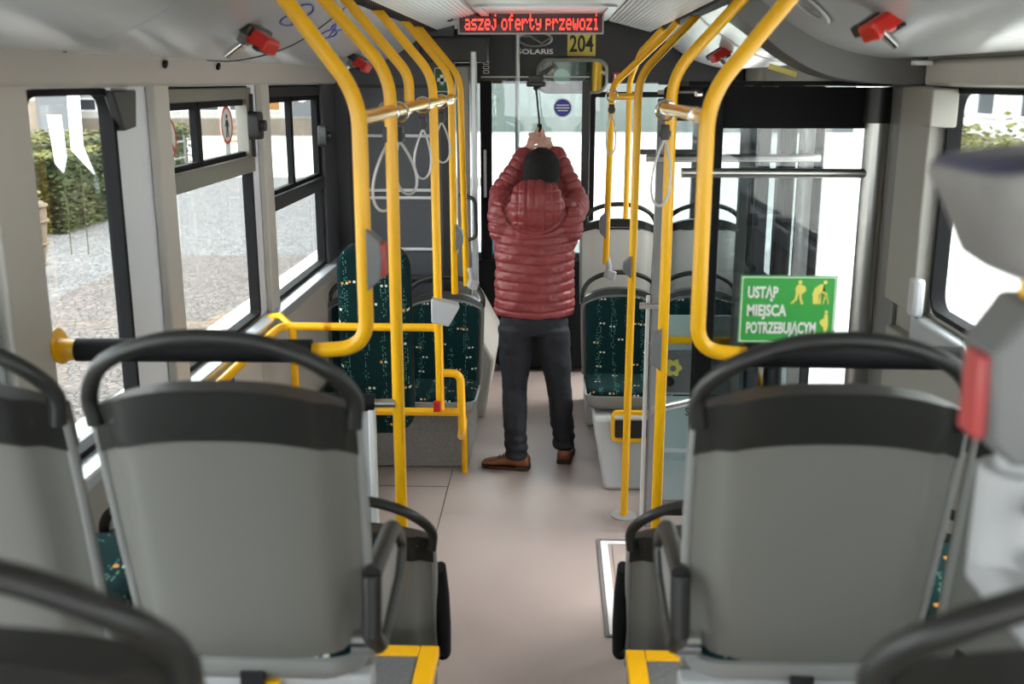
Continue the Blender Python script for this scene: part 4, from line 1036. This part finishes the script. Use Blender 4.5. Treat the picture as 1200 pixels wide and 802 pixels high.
# shoes
def shoe(hx, hy, ang, tone):
    d = Vector((math.cos(ang), math.sin(ang), 0)); s_ = Vector((-math.sin(ang), math.cos(ang), 0)); H = Vector((hx, hy, 0))
    prof = [(-.055, .028, .075), (-.045, .036, .085), (.0, .038, .095), (.05, .038, .085), (.10, .044, .062), (.15, .046, .048), (.18, .040, .040), (.198, .026, .032), (.205, .012, .024)]
    def ring(l, w_, h_, z0=.012):
        return [H+d*l+s_*(w_*math.cos(t))+Vector((0, 0, z0+max(0, (math.sin(t)*.5+.5))*(h_-z0))) for t in [2*PI*i/20 for i in range(20)]]
    o = obj('shoe', MB().rings([ring(*p) for p in prof]), 'shoe', man, ang=70)
    mb = MB(); k = [H+d*l+s_*w_*1.05 for l, w_, h_ in prof]+[H+d*l-s_*w_*1.05 for l, w_, h_ in reversed(prof)]
    mb.rings([[p+Vector((0, 0, 0.001)) for p in k], [p+Vector((0, 0, .018)) for p in k]])
    obj('sole', mb, 'sole', o); 
    mb = MB().rings([[H+d*l+s_*w_+Vector((0, 0, z)) for l, w_ in ((-.056, -.03), (-.056, .03), (.01, .037), (.01, -.037))] for z in (.001, .028)]); obj('heel', mb, 'sole', o)
    for i in range(3): obj('lace', MB().tube([H+d*(.07+.02*i)+s_*.02+Vector((0, 0, .078-.008*i)), H+d*(.07+.02*i)-s_*.02+Vector((0, 0, .078-.008*i))], .003, 6), 'sole', o)
pbase = man.location.copy(); man.location = (0, 0, 0)
shoe(-.075, -.03, PI-.22, 0); shoe(.165, .095, PI/2-.1, 1)
# body: head, neck, arms, hands (one surface)
mb = MB()
HC = Vector((.03, .045, 1.555))
mb.ell(HC+Vector((0, -.005, .01)), (.074, .088, .082)); mb.ell(HC+Vector((0, .03, -.045)), (.055, .06, .06))
mb.capsule(HC+Vector((-.005, -.015, -.05)), (.0, .0, 1.38), .055, .062)
mb.capsule(HC+Vector((0, .088, .01)), HC+Vector((0, .104, -.012)), .009, .013)   # nose
for sx in (-1, 1): mb.ell(HC+Vector((sx*.078, -.005, -.005)), (.010, .020, .030))
mb.ell(HC+Vector((0, .078, -.055)), (.024, .012, .008))
mb.rings([ering(0, 0, z, a, b) for z, a, b in ((.80, .13, .09), (1.0, .13, .09), (1.25, .15, .09), (1.38, .14, .075), (1.43, .07, .06))])
for k in range(2):
    mb.capsule(SH[k], EL[k], .045, .038); mb.capsule(EL[k], WR_[k], .036, .026)
    mb.capsule((-.08 if k == 0 else .08, 0, .82), (LEG[k][2][0], LEG[k][2][1], .45), .07, .048); mb.capsule((LEG[k][2][0], LEG[k][2][1], .45), (LEG[k][4][0], LEG[k][4][1], .09), .045, .03)
    d = (HN[k]-WR_[k]); mb.capsule(WR_[k], HN[k]-d*.25, .024, .024)
GC = Vector((.020, .235, 1.70))     # grip centre, the stick
def hand(k):
    W_ = HN[k]; sg = -1 if k == 0 else 1
    ax = Vector((0, .0, 1))
    mb.capsule(W_+Vector((sg*.006, 0, -.03)), W_+Vector((-sg*.002, -.004, .02)), .023, .021)
    for i in range(4):
        z = W_.z+(.056-.022*i if k == 0 else .044-.021*i); L_ = (.98, 1.08, 1.0, .82)[i]
        r0 = .0088-.0006*(i == 3)
        p0 = Vector((W_.x+sg*.006, W_.y-.022, z)); p1 = Vector((GC.x+sg*.027*L_, GC.y-.034, z+.004))
        p2 = Vector((GC.x-sg*.002*L_, GC.y-.030, z+.005)); p3 = Vector((GC.x-sg*.017*L_, GC.y-.010, z+.002))
        mb.capsule(p0, p1, r0*1.1, r0, 10, 3); mb.capsule(p1, p2, r0, r0*.95, 10, 3); mb.capsule(p2, p3, r0*.95, r0*.85, 10, 3)
    t0 = W_+Vector((sg*.0, -.015, -.02)); t1 = Vector((GC.x+sg*.022, GC.y-.038, W_.z+.055)); t2 = Vector((GC.x+sg*.012, GC.y-.03, W_.z+.088))
    mb.capsule(t0, t1, .012, .010, 10, 3); mb.capsule(t1, t2, .010, .008, 10, 3)
hand(0); hand(1)
fuse('body', mb, .0034, 'skin', man, None, 2)
for sx in (-1, 1): obj('eye', MB().ell(HC+Vector((sx*.03, .080, .012)), (.012, .008, .008), 12, 8), 'eye', man)
# beanie
def hat_fn(p, n):
    a = math.atan2(p.x-HC.x, p.y-HC.y); return p+n*(.0018*math.sin(a*46)+noise.noise(p*30)*.002)
mb = MB(); mb.rings([ering(HC.x, HC.y-.012, z, a, b) for z, a, b in ((1.487, .070, .088), (1.50, .083, .101), (1.53, .090, .108), (1.57, .092, .110), (1.61, .087, .104), (1.64, .072, .088), (1.66, .046, .058), (1.668, .015, .018))])
mb.v = [(x, y, z-(.0 if z > 1.56 else 0)+max(0, (y-HC.y))*.35) for x, y, z in mb.v]
fuse('hat', mb, .0055, 'knit', man, hat_fn, 3)
obj('cuff', MB().tube([WR_[0]-(WR_[0]-EL[0]).normalized()*.012, WR_[0]+(WR_[0]-EL[0]).normalized()*.022], [.053, .048], 20), 'jacket', man)
obj('cuff', MB().tube([WR_[1]-(WR_[1]-EL[1]).normalized()*.012, WR_[1]+(WR_[1]-EL[1]).normalized()*.022], [.053, .048], 20), 'jacket', man)
man.location = pbase
# selfie stick and camera
ss = thing('camera_stick', 'black stick with a small camera clamp held above the man', 'camera stick', (-.025, 5.485, 1.7))
obj('grip', MB().tube([(-.025, 5.485, 1.635), (-.027, 5.487, 1.785)], .0125, 14), 'rubber', ss)
obj('shaft', MB().tube([(-.027, 5.487, 1.78), (-.045, 5.495, 1.955)], .0055, 12), 'black', ss)
obj('ball_head', MB().ell((-.046, 5.495, 1.965), (.014, .014, .014)), 'black', ss)
cb = obj('camera_body', MB().box(-.095, .0, 5.475, 5.52, 1.972, 1.995).box(-.085, -.01, 5.48, 5.515, 1.992, 2.03), 'black', ss, bevel=.005)
obj('lens', MB().tube([(-.05, 5.50, 2.01), (-.05, 5.545, 2.012)], .016, 16), 'dark', cb)
obj('clamp_jaw', MB().tube([(-.09, 5.49, 2.03), (-.11, 5.49, 2.055)], .005, 8).tube([(.0, 5.49, 2.03), (.03, 5.49, 2.06)], .005, 8).obox((.01, 5.5, 2.055), (.09, .012, .018), Matrix.Rotation(-.55, 3, 'Y')), 'black', ss)

# ================================================================ OUTSIDE
GZ = -.33
gr = struct('ground', MB().box(-120, 120, -60, 140, GZ-.2, GZ), 'paving', smooth=False)
cb_ = struct('plaza_cobbles', MB().box(-9.0, -1.6, -12, 26, GZ, GZ+.01), 'cobble', smooth=False)
struct('plaza_band', MB().box(-5.4, -3.2, -12, 14, GZ+.01, GZ+.016), 'cobble2', smooth=False)
struct('kerb_strip', MB().box(-3.2, -3.05, -12, 26, GZ+.01, GZ+.06), 'paving', smooth=False)
struct('kerb_strip.001', MB().box(-9.2, -9.0, -12, 26, GZ, GZ+.09), 'paving', smooth=False)
def leaves(mb, pts, s_):
    for p in pts:
        R = Matrix.Rotation(random.uniform(0, 6.28), 3, 'Z') @ Matrix.Rotation(random.uniform(-1.2, 1.2), 3, 'X')
        a = s_*random.uniform(.6, 1.3)
        q = [Vector(p)+R @ Vector(c) for c in ((-a, 0, 0), (0, -a*.55, 0), (a, 0, 0), (0, a*.55, 0))]
        mb.add(q, [(0, 1, 2, 3)])
def hedge(label, x0, x1, y0, y1, h):
    t = thing('clipped_hedge', label, 'hedge', ((x0+x1)/2, (y0+y1)/2, GZ))
    obj('hedge_core', MB().box(x0+.08, x1-.08, y0+.08, y1-.08, GZ, GZ+h-.08), 'leaf', t, smooth=False)
    side = []; top_ = []
    for i in range(int(3000*(y1-y0)/6)):
        side.append((x1+random.uniform(-.1, .03), random.uniform(y0, y1), GZ+random.uniform(.05, h)))
        if i % 2: top_.append((random.uniform(x0, x1), random.uniform(y0, y1), GZ+h+random.uniform(-.08, .05)))
    for i in range(1400): side.append((random.uniform(x0, x1), y0+random.uniform(-.03, .1), GZ+random.uniform(.05, h)))
    mb = MB(); leaves(mb, side, .05); o = obj('foliage', mb, 'leaf', t, smooth=False); o['kind'] = 'stuff'
    mb = MB(); leaves(mb, top_, .05); o = obj('lit_top_foliage', mb, 'leafy', t, smooth=False); o['kind'] = 'stuff'  # lit top of the hedge painted with yellower leaves
hedge('long clipped green hedge outside the near left window', -10.6, -8.45, 14.5, 21.0, 1.35)
hedge('short hedge end nearest the bus outside the left window', -8.3, -7.5, 15.9, 18.6, 1.2)
hedge('small clipped hedge behind black railings outside the middle window', -10.6, -9.6, 25.0, 28.0, 1.2)
pl = thing('stone_planter', 'round ribbed stone planter on the cobbles outside the left window', 'planter', (-6.22, 12.1, GZ))
mb = MB(); mb.rings([ering(-6.22, 12.1, GZ+z, r_, r_, 24) for z, r_ in ((0, .17), (.1, .19), (.45, .25), (.8, .28), (.92, .27), (.95, .24))])
obj('planter_body', mb, 'stone', pl)
for z, r_ in ((.2, .215), (.45, .26), (.72, .285), (.9, .285)): obj('planter_rib', MB().tube([(-6.22+r_*math.cos(a), 12.1+r_*math.sin(a), GZ+z) for a in [2*PI*i/24 for i in range(24)]], .018, 6, close=True), 'stone', pl)
mb = MB(); leaves(mb, [(-6.22+random.gauss(0, .12), 12.1+random.gauss(0, .12), GZ+.97+random.uniform(0, .12)) for i in range(120)], .04)
o = obj('planting', mb, 'leafy', pl, smooth=False); o['kind'] = 'stuff'
wp = thing('stone_pedestal', 'white square stone pillar behind the round planter', 'pillar', (-7.3, 14.0, GZ))
mb = MB(); mb.rings([[(-7.35+a*s_, 14.0+b*s_, GZ+z) for a, b in ((-1, -1), (1, -1), (1, 1), (-1, 1))] for z, s_ in ((0, .22), (.9, .22), (1.25, .2), (1.3, .26), (1.38, .26))])
obj('pedestal_body', mb, 'white', wp, smooth=False)
bl = thing('white_boulder', 'low white stone lying beside the planter', 'stone', (-5.7, 12.6, GZ))
def nz(p, n): return p+n*noise.noise(p*6)*.06
mb = MB().ell((-5.7, 12.6, GZ+.07), (.14, .12, .09)); fuse('boulder', mb, .03, 'white', bl, nz)
for lb, poly in (('narrow white window reflection built as a shape before the hedge, left one', [(-6.66, .92), (-6.56, .80), (-6.50, 1.0), (-6.52, 1.56), (-6.70, 1.56)]),
                 ('taller white window reflection built before the hedge with a flared foot', [(-6.42, 1.1), (-6.14, .78), (-6.26, 1.15), (-6.24, 1.95), (-6.40, 1.95)])):
    xx = poly[0][0]+.08; t = thing('white_reflection', lb, 'reflection', (xx, 14.0, GZ))
    obj('reflection_shape', MB().prism(poly, lambda a, b, d: (a, 14.0+d, b), .03), 'white', t)  # white reflection in the window glass, modelled as a solid shape
    obj('reflection_pole', MB().tube([(xx, 14.05, GZ), (xx, 14.05, poly[0][1]+.05)], .007, 8), 'leaf', t)  # thin pole added to carry the reflection shape
nb = thing('notice_board', 'grey two-panel notice board on legs behind the hedge', 'notice board', (-11.83, 25, GZ))
for z0, z1 in ((.75, 1.27), (1.30, 1.86)): obj('board_panel', MB().obox((-11.83, 25, (z0+z1)/2), (.76, .05, z1-z0)), 'board', nb)
for x in (-12.22, -11.44): obj('board_leg', MB().tube([(x, 25, GZ), (x, 25, 1.95)], .025, 8), 'postg', nb)
rl_ = thing('railing', 'short black railing beside the small hedge', 'railing', (-9.2, 25.5, GZ))
for y in (24.6, 25.6, 26.6): obj('railing_post', MB().tube([(-9.3, y, GZ), (-9.3, y, GZ+1.0)], .03, 8), 'postg', rl_)
for z in (.45, .85): obj('railing_bar', MB().tube([(-9.3, 24.6, GZ+z), (-9.3, 26.6, GZ+z)], .02, 8), 'postg', rl_)
bn = thing('bench', 'small wooden bench on the bright plaza outside the far left window', 'bench', (-9.6, 33, GZ))
for z, dx in ((.45, 0), (.75, .2), (.95, .22)): obj('slat', MB().box(-10.3, -9.0, 33+dx, 33.25+dx*.7, GZ+z, GZ+z+.08), 'wood', bn)
for x in (-10.2, -9.1): obj('bench_leg', MB().box(x-.04, x+.04, 33, 33.3, GZ, GZ+.95), 'postg', bn)
tr = thing('street_tree', 'slim young tree beside the pedestrian sticker outside the left window', 'tree', (-11.0, 38, GZ))
obj('trunk', MB().tube([(-11.0, 38, GZ), (-11.0, 38, GZ+3.2)], .09, 8), 'wood', tr)
mb = MB(); leaves(mb, [(-11.0+random.gauss(0, .6), 38+random.gauss(0, .6), GZ+4.0+random.gauss(0, .8)) for i in range(900)], .10)
o = obj('crown', mb, 'leafy', tr, smooth=False); o['kind'] = 'stuff'
# buildings
def building(label, x0, x1, y0, y1, h, face, wins, plinth=1.6, m='fac'):
    t = thing('town_building', label, 'building', ((x0+x1)/2, (y0+y1)/2, GZ))
    obj('facade_wall', MB().box(x0, x1, y0, y1, GZ, GZ+h), m, t, smooth=False)
    e = .06
    if plinth: obj('plinth', MB().box(x0-e, x1+e, y0-e, y1+e, GZ, GZ+plinth), 'fac2', t, smooth=False)
    obj('cornice', MB().box(x0-.25, x1+.25, y0-.25, y1+.25, GZ+h, GZ+h+.35), m, t, smooth=False)
    for a, z0, w_, hh, mm in wins:
        if face == 'x+': F = lambda p, q, d: (x1-.02+d, p, q)
        elif face == 'x-': F = lambda p, q, d: (x0+.02-d, p, q)
        else: F = lambda p, q, d: (p, y0+.02-d, q)
        e2 = .10 if w_ > 1 else .05
        fr = obj('window', frame2(MB(), w_, hh, .01, e2, F, .10, a, GZ+z0+hh/2, 1), 'white', t, smooth=False)
        obj('window_pane', MB().prism([(a-w_/2+e2, GZ+z0+e2), (a+w_/2-e2, GZ+z0+e2), (a+w_/2-e2, GZ+z0+hh-e2), (a-w_/2+e2, GZ+z0+hh-e2)], F, .04), mm, fr, smooth=False)
    return t
b1 = building('pale plastered shop building across the plaza on the left', -34, -20, 18, 44, 10, 'x+', [(20+3.1*i, z, 1.7, 2.0, 'wpane') for i in range(8) for z in (2.3, 5.8)])
b2 = building('long pale building closing the plaza beyond the left windows', -34, -6.5, 46, 56, 10, 'y-', [(-31.1+1.35*i, z, .95, .55, 'orange' if (i == 14 and z < 1.4) else 'wpane') for i in range(18) if i != 15 for z in (1.05, 1.72)]+[(-30+3.4*i, 3.4, 1.8, 1.7, 'wpane') for i in range(7)], .75)
lg = obj('shop_sign', MB().box(-11.25, -10.3, 45.85, 45.98, GZ+.85, GZ+2.3), 'board', b2, smooth=False)
obj('sign_disc', MB().disc((-10.78, 45.84, GZ+1.75), (0, -1, 0), .3, .03, 24), 'white', lg)
b3 = building('grey-white building seen straight ahead through the windscreen', -5, 14, 50, 60, 6.4, 'y-', [(-3+3*i, 3, 1.5, 1.6, 'wpane') for i in range(5)], 0, 'fac3')
b4 = building('bright building outside the right window with a tall recess', 14, 26, -4, 40, 9, 'x-', [(2+3.3*i, 1.2, 1.6, 3.4, 'wpane') for i in range(11)], .6)
fb = thing('flower_bed', 'low row of yellow-green plants outside the right window', 'plants', (11.8, 24, GZ))
mb = MB(); leaves(mb, [(11.8+random.gauss(0, .4), random.uniform(12, 36), GZ+abs(random.gauss(.55, .28))) for i in range(2500)], .12)
o = obj('planting', mb, 'leafy', fb, smooth=False); o['kind'] = 'stuff'
